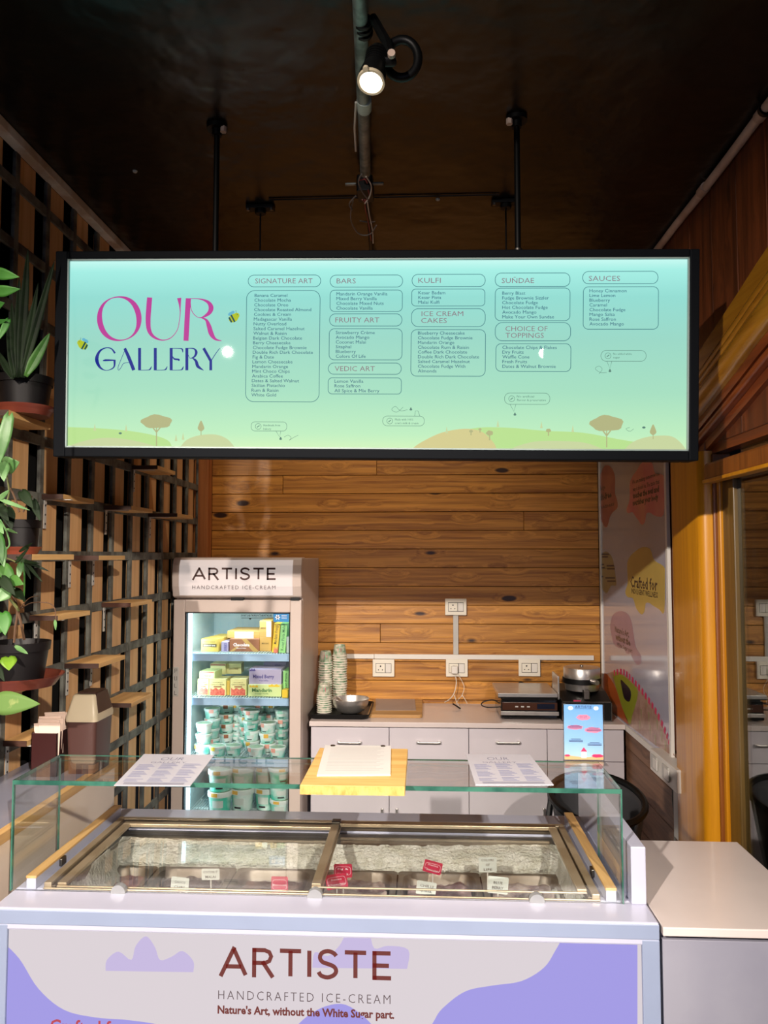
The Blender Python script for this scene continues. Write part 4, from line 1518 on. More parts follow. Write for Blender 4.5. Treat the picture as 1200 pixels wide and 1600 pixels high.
# header
hp = [(yf + .10, zh + .004), (yf + .012, zh + .004), (yf - .006, zh + .012), (yf - .020, zh + .06), (yf - .024, zh + .11), (yf - .016, zh + .16), (yf + .0, zt_ - .004), (yf + .014, zt_), (yf + .10, zt_)]
HX = Matrix(((0, 0, 1, 0), (1, 0, 0, 0), (0, 1, 0, 0), (0, 0, 0, 1)))
hd_ = obj('header', MB().prism(hp, -hx - .004, hx + .002, HX), 'fridge', fr_, bevel=.006, seg=3)
hlp = Plane((fc.x, FRY0 - .0265, 0), (1, 0, 0), (0, 0, 1))
a0, a1 = hlp.uv(279, 932), hlp.uv(457, 875)
ins = MB().prism([(yf - .004, a0[1] + .003), (yf - .012, a0[1] + .006), (yf - .0245, zh + .06), (yf - .0275, zh + .11), (yf - .020, zh + .158), (yf - .004, a1[1]), (yf + .02, a1[1]), (yf + .02, a0[1])], a0[0], a1[0], HX)
M['header_sign'] = emi('lit_header_sign', (240, 230, 226), .38, gloss=True)
M['header_sign'].node_tree.nodes['Principled BSDF'].inputs['Base Color'].default_value = lin((200, 190, 190))
obj('header_sign', ins, 'header_sign', hd_)
lm = MB()
HM = Matrix(((1, 0, 0, 0), (0, 0, -1, yf - .0285), (0, 1, 0, 0), (0, 0, 0, 1)))
p0, p1 = hlp.uv(302, 905), hlp.uv(430, 888)
brand_letters(lm, p0[0], p0[1], p1[0] - p0[0], p1[1] - p0[1], .0088, 0, HM)
obj('shop_lettering', lm, 'brand_brown', hd_)
lm = MB()
p0, p1 = hlp.uv(300.5, 920.3), hlp.uv(430.5, 914.5)
put_text(lm, 'HANDCRAFTED ICE-CREAM', p0[0], p0[1] , width=p1[0] - p0[0], height=p1[1] - p0[1], Mx=HM, spacing=1.3, offset=-.008)
obj('shop_lettering', lm, 'brand_grey', hd_)
obj('hinge', MB().box(-.03, .03, yf - .004, yf + .02, zh - .006, zh + .006).box(hx - .05, hx - .01, yf - .004, yf + .02, zh - .006, zh + .006), 'black', fr_)
# door
dl = Plane((fc.x, FRY0, 0), (1, 0, 0), (0, 0, 1))
di0, di1 = dl.uv(288, 1000)[0], dl.uv(453, 1000)[0]
dz1 = dl.uv(370, 957)[1]
dz0, dzt = .46, zh - .004
dr = obj('door', MB().box(-hx, di0, yf, yf + .04, .10, dzt).box(di1, hx, yf, yf + .04, .10, dzt).box(di0, di1, yf, yf + .04, dz1, dzt).box(di0, di1, yf, yf + .04, .10, dz0), 'fridge', fr_, bevel=.004)
gk = MB()
for a, b_, c, d in ((di0, di0 + .007, dz0, dz1), (di1 - .005, di1, dz0, dz1), (di0, di1, dz1 - .005, dz1), (di0, di1, dz0, dz0 + .01)):
    gk.box(a, b_, yf + .006, yf + .036, c, d)
obj('gasket', gk, 'black', dr)
obj('door_glass', MB().box(di0, di1, yf + .012, yf + .017, dz0, dz1), 'glass_fridge', dr)
hz0, hz1 = dl.uv(272, 1088)[1], dl.uv(272, 1042)[1]
obj('pull_handle', MB().box(-hx + .001, -hx + .030, yf - .003, yf + .003, hz0, hz1), 'ltgrey', dr, bevel=.004)
pt = MB()
for i, ch in enumerate('PULL'):
    zc = hz1 - .018 - i * .034
    if ch == 'P':
        pt.ribbon([(-.005, -.009), (-.005, .009), (.005, .009), (.005, 0), (-.005, 0)], [.0025] * 5, 0, Matrix.Translation((-hx + .0155, yf - .0034, zc)) @ XZ(0))
    elif ch == 'U':
        pt.ribbon([(-.005, .009), (-.005, -.009), (.005, -.009), (.005, .009)], [.0025] * 4, 0, Matrix.Translation((-hx + .0155, yf - .0034, zc)) @ XZ(0))
    else:
        pt.ribbon([(-.005, .009), (-.005, -.009), (.005, -.009)], [.0025] * 3, 0, Matrix.Translation((-hx + .0155, yf - .0034, zc)) @ XZ(0))
obj('pull_lettering', pt, 'dark', dr)
# sticker + notice on the pane
s0, s1 = dl.uv(426.5, 972), dl.uv(452, 957.5)
stk = obj('blue_sticker', MB().box(s0[0], s1[0] - .004, yf + .0105, yf + .0118, s0[1], s1[1]), mat('blue_sticker', (38, 138, 206), rough=.4), dr)
sf = MB()
cx, cz = s0[0] + .020, (s0[1] + s1[1]) / 2
for k in range(3):
    a = R(60 * k)
    sf.ribbon([(cx - .012 * math.cos(a), cz - .012 * math.sin(a)), (cx + .012 * math.cos(a), cz + .012 * math.sin(a))], [.0045] * 2, 0, XZ(yf + .0102))
for k in range(3):
    sf.ribbon([(cx + .018, cz + .008 - k * .007), (cx + .044, cz + .008 - k * .007)], [.002] * 2, 0, XZ(yf + .0102))
obj('snowflake', sf, 'card_white', stk)
nt_ = MB()
n0, n1 = dl.uv(376, 963.5), dl.uv(424, 960)
put_text(nt_, 'DO NOT LOAD THE PRODUCTS ABOVE THIS LINE', n0[0], n0[1], width=n1[0] - n0[0], height=.010, Mx=XZ(yf + .0112), offset=.02, res=1)
n0, n1 = dl.uv(376, 966), dl.uv(424, 966)
nt_.ribbon([n0, n1], [.0022] * 2, 0, XZ(yf + .0112))
mx_ = (n0[0] + n1[0]) / 2 - .03
nt_.prism([(mx_ - .008, n0[1] + .001), (mx_ + .008, n0[1] + .001), (mx_, n0[1] - .009)], 0, .0003, XZ(yf + .0112))
obj('load_line_notice', nt_, 'dark', dr)
# LED strip
led_m = emi('led_strip', (205, 238, 255), 3.5)
lx0 = W(291, 1100, Y=3.655).x - fc.x
obj('led_strip', MB().box(lx0, lx0 + .024, yf + .052, yf + .058, .48, zh - .05), led_m, fr_)
dd = MB()
for k in range(70):
    z = .49 + k * .0134
    dd.box(lx0 + .006, lx0 + .012, yf + .050, yf + .052, z, z + .006)
obj('led_diode', dd, emi('led_diode', (240, 250, 255), 2.2), fr_)['kind'] = 'stuff'
ll = lamp('AREA', 'fridge_led_light', (0, 0, 0), (0, 0, -1), 1.9, (.74, .93, 1.0), .02, size_y=.92)
ll.location = (fc.x + lx0 + .03, FRY0 + .075, .96)
ll.rotation_euler = (R(90), 0, R(-52))
lamp('AREA', 'fridge_fill_light', (fc.x, FRY0 + .10, zh - .045), (fc.x, FRY0 + .25, .5), 1.6, (.8, .95, 1.0), .3, size_y=.03)  # added fill that brightens the fridge inside, no such lamp in its roof
# shelves
shz = [W(370, 1020, Y=FRY0 + .075).z, W(370, 1089, Y=FRY0 + .075).z, W(370, 1184, Y=FRY0 + .075).z, W(370, 1275, Y=FRY0 + .075).z]
SX0, SX1 = -hx + .048, hx - .048
for i, z in enumerate(shz):
    rk = MB()
    n = 38
    for k in range(n + 1):
        x = SX0 + (SX1 - SX0) * k / n
        rk.box(x - .0016, x + .0016, yf + .07, yb - .05, z - .004, z)
    for y in (yf + .07, yf + .20, yf + .33, yb - .052):
        rk.box(SX0, SX1, y - .003, y + .003, z - .009, z - .003)
    s = obj('wire_shelf', rk, 'rack', fr_)
    obj('price_rail', MB().box(SX0, SX1, yf + .062, yf + .068, z - .038, z - .004).box(SX0, SX1, yf + .058, yf + .068, z - .005, z - .003), 'rail', s, bevel=.001)


# ---- boxes in the fridge
def carton(px0, px1, py0, py1, Y, depth, m, label, cat='box', rz=0, tilt=0, prints=None, base=None, name='ice_cream_box', group=None):
    a, b_ = W(px0, py1, Y=Y), W(px1, py0, Y=Y)
    z0 = base if base is not None else a.z
    w_, h_ = b_.x - a.x, b_.z - z0
    t = thing(name, label, cat, ((a.x + b_.x) / 2, Y, z0), group=group, rot=(0, R(tilt), R(rz)))
    obj('carton', MB().box(-w_ / 2, w_ / 2, 0, depth, 0, h_), m, t, bevel=.0012, seg=1)
    obj('flap_seam', MB().box(-w_ / 2 + .002, w_ / 2 - .002, depth * .48, depth * .5, h_, h_ + .0006), 'soft_seam', t)
    if prints:
        for nm, pm, fn in prints:
            mb = MB()
            fn(mb, w_, h_, Matrix.Translation((0, -.0006, 0)) @ XZ(0))
            obj(nm, mb, pm, t)
    return t


M['soft_seam'] = mat('box_seam', (150, 130, 100), rough=.6)
M['yellow_box'] = mat('mustard_carton', (214, 182, 84), rough=.5)
M['brown_box'] = mat('chocolate_carton', (150, 96, 66), rough=.5)
M['kraft_box'] = mat('kraft_carton', (190, 152, 84), rough=.6)
M['lilac_box'] = mat('lilac_carton', (186, 176, 208), rough=.5)
M['pale_box'] = mat('pale_yellow_carton', (232, 226, 160), rough=.5)
M['lime_box'] = mat('lime_carton', (218, 234, 164), rough=.5)
M['sun_box'] = mat('sunflower_carton', (250, 208, 50), rough=.5)
M['green_box'] = mat('pistachio_carton', (152, 216, 132), rough=.5)
M['white_box'] = mat('white_carton', (214, 222, 216), rough=.5)
M['salmon'] = mat('salmon_print', (224, 120, 96), rough=.5, c2=(196, 78, 66), vscale=120)
M['violet'] = mat('violet_print', (84, 76, 150), rough=.5)
M['green_ink'] = mat('green_print', (66, 132, 70), rough=.5)
M['olive_ink'] = mat('olive_print', (90, 74, 30), rough=.5)


def word(s, fx0, fx1, fz, fh, vert=False, off=.01):
    def fn(mb, w_, h_, Mx):
        if vert:
            put_text(mb, s, 0, 0, width=h_ * (fx1 - fx0), height=w_ * fh, z=.0003, Mx=Mx @ Matrix.Translation((w_ * fz, h_ * fx0, 0)) @ Matrix.Rotation(R(90), 4, 'Z'), offset=off, res=1)
        else:
            put_text(mb, s, -w_ / 2 + w_ * fx0, h_ * fz, width=w_ * (fx1 - fx0), height=h_ * fh, z=.0003, Mx=Mx, offset=off, res=1)
    return fn


def patch(fx0, fx1, fz0, fz1, wavy=0):
    def fn(mb, w_, h_, Mx):
        if wavy:
            top = [(-w_ / 2 + w_ * (fx0 + (fx1 - fx0) * i / 12), h_ * (fz1 + .06 * math.sin(i * 1.3 + wavy))) for i in range(13)]
            mb.prism(top + [(w_ * (fx1 - .5), h_ * fz0), (w_ * (fx0 - .5), h_ * fz0)], 0, .0002, Mx)
        else:
            mb.prism([(w_ * (fx0 - .5), h_ * fz0), (w_ * (fx1 - .5), h_ * fz0), (w_ * (fx1 - .5), h_ * fz1), (w_ * (fx0 - .5), h_ * fz1)], 0, .0002, Mx)
    return fn


Z1, Z2, Z3, Z4 = shz
YA = FRY0 + .085
g1, g2 = 'ice cream boxes on the upper fridge shelf', 'ice cream boxes on the second fridge shelf'
carton(313.5, 342, 998, 1021, YA + .03, .24, 'yellow_box', 'mustard yellow box at the left end of the top shelf', rz=-8, base=Z1, group=g1,
       prints=[('printed_label', 'olive_ink', patch(.08, .9, .34, .60)), ('printed_words', 'white_ink', word('CHOCO BAR', .14, .84, .42, .10)), ('printed_words', 'olive_ink', word('HANDMADE', .2, .8, .72, .07))])
carton(345.5, 356, 1003, 1021, YA + .03, .24, 'lilac_box', 'slim lilac box beside the mustard box', base=Z1, group=g1, prints=[('printed_words', 'violet', word('BERRY', .1, .9, .40, .5, True))])
cho = carton(358.5, 405, 998.5, 1018, YA + .04, .12, 'brown_box', 'brown box reading Chocolate in the middle of the top shelf', base=Z1, group=g1,
             prints=[('printed_band', 'kraft_box', lambda mb, w_, h_, Mx: (mb.prism([(-.1 * w_, h_), (.08 * w_, h_), (.5 * w_, 0), (.3 * w_, 0)], 0, .0002, Mx), mb.prism([(-.5 * w_, 0), (-.36 * w_, 0), (-.16 * w_, h_ * .45), (-.26 * w_, h_ * .4)], 0, .0002, Mx))),
                     ('printed_words', 'white_ink', word('Chocolate', .12, .68, .42, .26, off=.03)), ('printed_words', 'white_ink', word('Mixed Nuts', .24, .56, .22, .10))])
hch = W(380, 998.5, Y=YA + .04).z
carton(355, 408, 986, 998.5, YA + .08, .20, 'kraft_box', 'kraft box lying behind and above the brown Chocolate box', base=hch, group=g1,
       prints=[('printed_label', 'white_box', patch(.22, .78, .0, .9))])
ky = carton(405.5, 424, 995, 1021, YA + .05, .2, 'kraft_box', 'lower kraft box stacked right of the Chocolate box', base=Z1, group=g1, prints=[('printed_words', 'olive_ink', word('MINI BARS', .2, .8, .5, .10))])
hk = W(410, 995, Y=YA + .05).z
carton(405.5, 424, 970, 995, YA + .05, .2, 'kraft_box', 'upper kraft box with white label, stacked right of the Chocolate box', base=hk, group=g1,
       prints=[('printed_label', 'white_box', patch(.58, 1, .0, .95)), ('printed_words', 'olive_ink', word('MINI', .1, .5, .5, .10))])
carton(424.5, 434, 974, 1023, YA + .0, .16, 'sun_box', 'bright yellow upright box leaning right on the top shelf', base=Z1, tilt=5, group=g1,
       prints=[('printed_words', 'olive_ink', word('Mandarin Orange', .3, .95, .18, .5, True)), ('printed_label', 'salmon', patch(.3, 1, 0, .16, 1))])
carton(435.5, 446, 974, 1023, YA + .0, .16, 'green_box', 'light green upright box reading Kesar Pista', base=Z1, tilt=4, group=g1,
       prints=[('printed_words', 'green_ink', word('Kesar Pista Malai', .08, .95, .2, .45, True))])
carton(447.5, 451.5, 995, 1022, YA + .0, .16, 'white_box', 'slim white box at the right end of the top shelf', base=Z1, group=g1)
# second shelf
bis = [('printed_fruit', 'salmon', patch(.06, .94, .03, .42, 2)), ('printed_words', 'olive_ink', word('HANDMADE', .2, .8, .76, .06)), ('printed_words', 'olive_ink', word('CHOCOBAR', .08, .92, .62, .09)), ('printed_label', 'brown_box', patch(.26, .74, .5, .57))]
for a, b_, dy, tx in ((308.5, 326, .0, 'pale yellow box printed with berries, leftmost at the front of the second shelf'), (326.8, 353, -.012, 'pale yellow box printed with berries, second at the front of the second shelf'),
                      (359.5, 385, -.010, 'pale yellow box printed with berries, third from left on the second shelf')):
    carton(a, b_, 1061, 1088, YA + .03 + dy, .10, 'pale_box', tx, base=Z2, group=g2, prints=bis)
for k in range(3):
    carton(310 + k * 25, 334 + k * 25, 1061, 1088, YA + .135, .10, 'pale_box', 'pale yellow box in the second row behind the berry boxes, %s' % ['left', 'middle', 'right'][k], base=Z2, group=g2)
    carton(312 + k * 25, 336 + k * 25, 1061, 1086, YA + .245, .10, 'pale_box', 'pale yellow box in the rear row behind the berry boxes, %s' % ['left', 'middle', 'right'][k], base=Z2, group=g2)
carton(354, 359, 1064, 1087, YA + .035, .09, 'yellow_box', 'narrow mustard box edge-on between the berry boxes', base=Z2, group=g2)
h2 = W(330, 1061, Y=YA + .03).z
carton(311, 336, 1049, 1061, YA + .035, .10, 'lime_box', 'small pale box lying on top of the two left berry boxes', base=h2 + .001, group=g2, rz=-6,
       prints=[('printed_fruit', 'salmon', patch(.05, .95, .78, .95)), ('printed_words', 'green_ink', word('MINI', .3, .75, .3, .18))])
carton(328, 353, 1037, 1050, YA + .16, .10, 'pale_box', 'pale box lying on the second row, left of two', base=h2 + .002, group=g2, rz=-5, prints=[('printed_label', 'brown_box', patch(.02, .98, .8, .98))])
carton(353, 377, 1037, 1050, YA + .18, .10, 'pale_box', 'pale box lying on the second row, right of two', base=h2 + .002, group=g2, rz=6, prints=[('printed_words', 'olive_ink', word('CHOCOBAR', .2, .8, .4, .2))])
carton(387.5, 439.5, 1070, 1088, YA + .005, .12, 'lime_box', 'lime box reading Mandarin on the second shelf', base=Z2, group=g2,
       prints=[('printed_words', 'green_ink', word('Mandarin', .12, .72, .40, .30, off=.03)), ('printed_words', 'green_ink', word('Orange Vanilla', .20, .62, .20, .11)), ('printed_fruit', 'sun_box', patch(.62, .95, .82, 1.0, 3)), ('printed_fruit', 'sun_box', patch(.05, .30, .78, .9, 1))])
h3_ = W(400, 1070, Y=YA + .005).z
carton(389, 439.5, 1046, 1070, YA + .015, .12, 'lilac_box', 'lilac box reading Mixed Berry on top of the Mandarin box', base=h3_, group=g2,
       prints=[('printed_words', 'violet', word('Mixed Berry', .12, .78, .42, .24, off=.03)), ('printed_words', 'violet', word('Vanilla', .30, .60, .22, .10)), ('printed_fruit', 'violet', patch(.02, .2, .88, 1.0, 2))])
carton(389, 439, 1046, 1088, YA + .15, .14, 'lilac_box', 'lilac box behind the Mixed Berry box', base=Z2, group=g2)
carton(412, 447, 1035, 1046, YA + .16, .12, 'lilac_box', 'small lilac box lying above and behind the Mixed Berry box', base=W(400, 1046, Y=YA + .15).z + .001, group=g2, prints=[('printed_words', 'violet', word('BERRY', .5, .8, .4, .3))])
carton(442, 451, 1048, 1078, YA + .04, .12, 'green_box', 'pistachio green box at the right end of the second shelf', base=Z2, group=g2, prints=[('printed_words', 'green_ink', word('Kesar Pista', .1, .9, .2, .4, True))])
carton(440.5, 450, 1078, 1093, YA - .022, .05, 'sun_box', 'small bright yellow box at the right front of the second shelf', base=Z2, group=g2)

# ---- tubs: one prototype small and one big, then copies
M['tub'] = mat('white_teal_tub', (226, 240, 236), rough=.4, c2=(110, 204, 184), vscale=19)
M['tub_big'] = mat('teal_white_tub', (228, 240, 236), rough=.4, c2=(74, 196, 168), vscale=11)
M['tub_lid'] = mat('white_tub_lid', (226, 234, 230), rough=.4)
M['lid_print'] = mat('pale_green_lid_print', (186, 210, 176), rough=.4, c2=(150, 190, 170), vscale=40)
lidc = [mat('lid_print_grey', (170, 188, 180), rough=.4), mat('lid_print_amber', (214, 190, 120), rough=.4), mat('lid_print_rose', (210, 160, 150), rough=.4)]
labc = [mat('label_amber', (226, 178, 74), rough=.5), mat('label_rose', (222, 156, 140), rough=.5), mat('label_mint', (150, 206, 186), rough=.5), mat('label_brown', (150, 92, 62), rough=.5), mat('label_yellow', (238, 214, 70), rough=.5)]


def make_tub(name, label, r, h, tubm, big):
    t = thing(name, label, 'tub', group='small ice cream tubs' if not big else 'large ice cream tubs')
    obj('cup', MB().lathe([(0, 0), (r * .76, 0), (r * .80, .002), (r * .93, h * .80), (0, h * .80)], 20), tubm, t, smooth=True)
    ld = obj('lid', MB().lathe([(0, h * .76), (r * 1.0, h * .76), (r * 1.01, h * .78), (r * 1.01, h * .96), (r * .95, h), (r * .92, h * .975), (0, h * .975)], 20), 'tub_lid', t, smooth=True)
    obj('lid_print', MB().lathe([(0, h * .977), (r * .86, h * .977), (r * .86, h * .979), (0, h * .979)], 20), 'lid_print', ld)
    mb = MB()
    rr = lambda z: r * (.80 + .13 * z / (h * .8)) + .0006
    for k in range(6):
        a0, a1 = R(-125 + k * 10 + 5), R(-125 + (k + 1) * 10 + 5)
        z0, z1 = h * .30, h * .62
        mb.add([(rr(z0) * math.cos(a0), rr(z0) * math.sin(a0), z0), (rr(z0) * math.cos(a1), rr(z0) * math.sin(a1), z0),
                (rr(z1) * math.cos(a1), rr(z1) * math.sin(a1), z1), (rr(z1) * math.cos(a0), rr(z1) * math.sin(a0), z1)], [(0, 1, 2, 3)])
    obj('white_label', mb, 'white_box', t)
    mb = MB()
    for k in range(4):
        a0, a1 = R(-115 + k * 10), R(-105 + k * 10)
        z0, z1 = h * .14, h * .22
        rq = r * .85
        mb.add([(rq * math.cos(a0), rq * math.sin(a0), z0), (rq * math.cos(a1), rq * math.sin(a1), z0), (rq * math.cos(a1), rq * math.sin(a1), z1), (rq * math.cos(a0), rq * math.sin(a0), z1)], [(0, 1, 2, 3)])
    obj('dark_stripe', mb, 'dark', t)
    mb = MB()
    for k in range(3):
        a0, a1 = R(-122 + k * 11), R(-111 + k * 11)
        z0, z1 = (h * .60, h * .97) if not big else (h * .80, h * .97)
        rq = r * 1.014
        mb.add([(rq * math.cos(a0), rq * math.sin(a0), z0), (rq * math.cos(a1), rq * math.sin(a1), z0), (rq * math.cos(a1), rq * math.sin(a1), z1), (rq * math.cos(a0), rq * math.sin(a0), z1)], [(0, 1, 2, 3)])
    obj('colour_seal', mb, labc[0], t)
    return t


RT, HT = .0405, .0495
small = make_tub('ice_cream_tub', 'x', RT, HT, 'tub', False)
ordn = ['bottom one', 'second up', 'third up', 'fourth up', 'fifth up', 'sixth up']
stacks = [(318, 3.745, 3, 'the left front stack'), (331, 3.86, 5, 'the stack behind the left front stack'), (341, 3.715, 1, ''), (353, 3.97, 4, 'the dark-lidded rear stack'),
          (374, 4.00, 6, 'the rear stack left of centre'), (366, 3.725, 1, ''), (392.5, 3.82, 5, 'the tall centre stack'), (399, 3.70, 1, ''), (404, 4.00, 6, 'the rear stack right of centre'),
          (418.5, 3.775, 3, 'the stack right of centre'), (425, 4.00, 6, 'the rear right stack'), (433.5, 3.70, 1, ''), (440, 3.86, 4, 'the right-hand stack'), (385, 3.91, 4, 'the stack behind the tall centre one')]
single = {341: 'single tub with a yellow seal at the left front of the third fridge shelf', 366: 'single tub with an amber seal, second at the front of the third fridge shelf',
          399: 'single tub with a pale seal, third at the front of the third fridge shelf', 433.5: 'single tub at the right front of the third fridge shelf'}
first = True
for si, (px_, Y, n, nm) in enumerate(stacks):
    x = W(px_, 1150, Y=Y).x
    x = min(max(x, fc.x + SX0 + RT), fc.x + SX1 - RT)
    for k in range(n):
        if Z3 + (k + 1) * HT > Z2 - .04:
            continue
        lb = single.get(px_) or ('small teal tub, %s in %s, third shelf' % ('topmost' if k == n - 1 else ordn[k], nm))
        loc = (x + rnd.uniform(-.0035, .0035), Y + rnd.uniform(-.003, .003), Z3 + k * HT)
        rz = R(rnd.uniform(-35, 35))
        if first:
            t = small
            t.location, t.rotation_euler, t['label'] = loc, (0, 0, rz), lb
            first = False
        else:
            t = dup(small, loc, rz, lb)
        for ch in t.children:
            if ch.name.startswith('colour_seal') and t is not small:
                recolor(ch, labc[4 if px_ == 341 else 3 if nm.startswith('the dark') else rnd.choice([0, 1, 2, 2, 1])])
RB, HB = .0585, .104
bigt = make_tub('ice_cream_tub', 'x', RB, HB, 'tub_big', True)
big_st = [(344, 3.735, 2, 'left'), (379, 3.78, 2, 'second from left'), (416, 3.80, 2, 'third from left')]
fb = True
for px_, Y, n, nm in big_st:
    x = W(px_, 1240, Y=Y).x
    for k in range(n):
        lb = 'large teal and white tub, %s of the %s pair, lowest fridge shelf' % (['lower', 'upper'][k], nm)
        if fb:
            t = bigt
            t.location, t['label'] = (x, Y, Z4), lb
            fb = False
        else:
            t = dup(bigt, (x, Y, Z4 + k * HB), R(rnd.uniform(-20, 20)), lb)
for k, (dz, lb) in enumerate(((0, 'bottom'), (1, 'middle'), (2, 'top'))):
    x = min(W(438, 1240, Y=3.70).x, fc.x + SX1 - RB * .9)
    t = dup(bigt, (x - .004 * k, 3.715, Z4 + dz * HB * .72), R(20 * k), '%s large tub of the stack at the right front of the lowest fridge shelf' % lb)
    t.scale = (.9, .9, .72)

# ---------------------------------------------------------------- rear counter
CZ = W(730, 1129, Y=3.71).z
CX0, CX1 = W(483, 1129, Y=3.70).x, .948
ct = thing('worktop', 'long white worktop running along the plank wall', 'counter', ((CX0 + CX1) / 2, 3.95, CZ - .024))
cw = (CX1 - CX0) / 2
obj('slab', MB().box(-cw, cw, 3.70 - 3.95, 4.180 - 3.95, 0, .024), 'white_top', ct, bevel=.003)
zd0 = W(670, 1187, Y=3.715).z
xs = [CX0 + .006] + [W(p, 1160, Y=3.715).x for p in (608, 732.5, 855)] + [CX1 - .004]
names = ['beside the fridge', 'second from the fridge', 'third from the fridge', 'at the right-hand wall']
for i in range(4):
    x0, x1 = xs[i], xs[i + 1]
    w2_ = (x1 - x0) / 2
    cbn = thing('base_cabinet', 'white base cabinet with drawer over door, %s' % names[i], 'cabinet', ((x0 + x1) / 2, 3.95, 0), group='base cabinets under the worktop')
    yl = 3.715 - 3.95
    obj('body', MB().box(-w2_, w2_, yl + .018, .225, .06, CZ - .025), 'white_lam', cbn, bevel=.001)
    obj('plinth', MB().box(-w2_, w2_, yl + .06, .225, 0, .06), 'black', cbn)
    dw = obj('drawer', MB().box(-w2_ + .0015, w2_ - .0015, yl, yl + .017, zd0 + .0018, CZ - .030), 'white_lam', cbn, bevel=.0012)
    door = obj('door', MB().box(-w2_ + .0015, w2_ - .0015, yl, yl + .017, .064, zd0 - .0018), 'white_lam', cbn, bevel=.0012)
    hp_ = {0: 546, 1: 670, 2: 794, 3: 914}[i]
    hc = W(hp_, 1160.5, Y=3.70)
    hxx = hc.x - (x0 + x1) / 2
    hb_ = MB()
    for s in (-1, 1):
        hb_.box(hxx + s * .050 - .007, hxx + s * .050 + .007, yl - .022, yl, hc.z - .006, hc.z + .006)
    hb_.box(hxx - .052, hxx + .052, yl - .026, yl - .018, hc.z - .005, hc.z + .004)
    obj('bar_handle', hb_, 'steel', dw, bevel=.0025)
    hq = {0: 597, 1: 620, 2: 850, 3: 868}[i]
    hc = W(hq, 1270, Y=3.70)
    hxx = hc.x - (x0 + x1) / 2
    hv = MB()
    for s in (-1, 1):
        hv.box(hxx - .005, hxx + .005, yl - .020, yl, hc.z + s * .014 - .004, hc.z + s * .014 + .004)
    hv.box(hxx - .004, hxx + .004, yl - .024, yl - .018, hc.z - .022, hc.z + .022)
    obj('bar_handle', hv, 'steel', door, bevel=.002)


# ---- wall sockets and trunking
def socket(cx, cy, w_, h_, label, plug=False):
    c = W(cx, cy, Y=BACK - .002)
    kx = BACK / 1200
    t = thing('wall_socket', label, 'socket', (c.x, BACK - .0015, c.z), group='sockets on the plank wall')
    hw_, hh = w_ * kx / 2, h_ * kx / 2
    obj('mounting_box', MB().box(-hw_ + .002, hw_ - .002, -.016, 0, -hh + .002, hh - .002), 'white_pl', t, bevel=.002)
    obj('cover_plate', MB().box(-hw_, hw_, -.022, -.016, -hh, hh), 'socket', t, bevel=.003)
    obj('frame_line', MB().box(-hw_ * .72, hw_ * .72, -.0230, -.021, -hh * .55, hh * .55), 'dark', t)
    so = obj('socket_face', MB().box(-hw_ * .69, hw_ * .14, -.0245, -.022, -hh * .50, hh * .50), 'socket', t, bevel=.001)
    pn = MB()
    for x, z in ((-.27, .22), (-.46, -.20), (-.10, -.20)):
        r_ = .0042 if z > 0 else .003
        pn.cyl((hw_ * x, -.0250, hh * z), (hw_ * x, -.0240, hh * z), r_, n=10)
    obj('pin_hole', pn, 'dark', so)
    obj('rocker_switch', MB().prism([(-.0225, -hh * .5), (-.0255, -hh * .5), (-.0285, hh * .5), (-.0225, hh * .5)], hw_ * .19, hw_ * .69, HX), 'white_pl', t, bevel=.001)
    return t, hw_, hh


socket(599.5, 1043, 33.5, 26.5, 'white wall socket above the wooden cutting board')
s2, hw_, hh = socket(713.5, 1043, 33.5, 26.5, 'white wall socket with a charger plugged in')
socket(826.5, 1042.5, 33, 26, 'white wall socket left of the waffle maker')
socket(712, 948, 33, 25.5, 'white wall socket standing alone above the trunking')
tz = W(700, 1026, Y=BACK).z
x0, x1 = W(541, 1026, Y=BACK).x, W(927, 1026, Y=BACK).x
tk = thing('cable_trunking', 'thin white cable trunking across the plank wall', 'trunking', ((x0 + x1) / 2, BACK - .0015, tz))
w_ = (x1 - x0) / 2
xj = W(585, 1026, Y=BACK).x - (x0 + x1) / 2
xv0, xv1 = W(708, 990, Y=BACK).x - (x0 + x1) / 2, W(716, 990, Y=BACK).x - (x0 + x1) / 2
ztv = W(712, 961, Y=BACK).z - tz
obj('trunk', MB().box(-w_, xj - .0008, -.013, 0, -.012, .012), 'white_pl', tk, bevel=.001)
obj('trunk', MB().box(xj + .0008, w_, -.0135, 0, -.0125, .0125), 'white_pl', tk, bevel=.001)
obj('riser', MB().box(xv0, xv1, -.013, 0, .0128, ztv), 'ltgrey', tk, bevel=.001)
# charger with white cables
c = W(710, 1046, Y=BACK - .03)
ch = thing('phone_charger', 'white plug charger with two cables trailing to the worktop', 'charger', (c.x, BACK - .027, c.z))
obj('plug', MB().box(-.017, .017, -.030, 0, -.020, .020), 'white_pl', ch, bevel=.005)


def cable(px_pts, Ys, origin, r=.0022):
    pts = [tuple(W(x, y, Y=Y) - Vector(origin)) for (x, y), Y in zip(px_pts, Ys)]
    return MB().tube(catmull(pts, 5), r, 6)


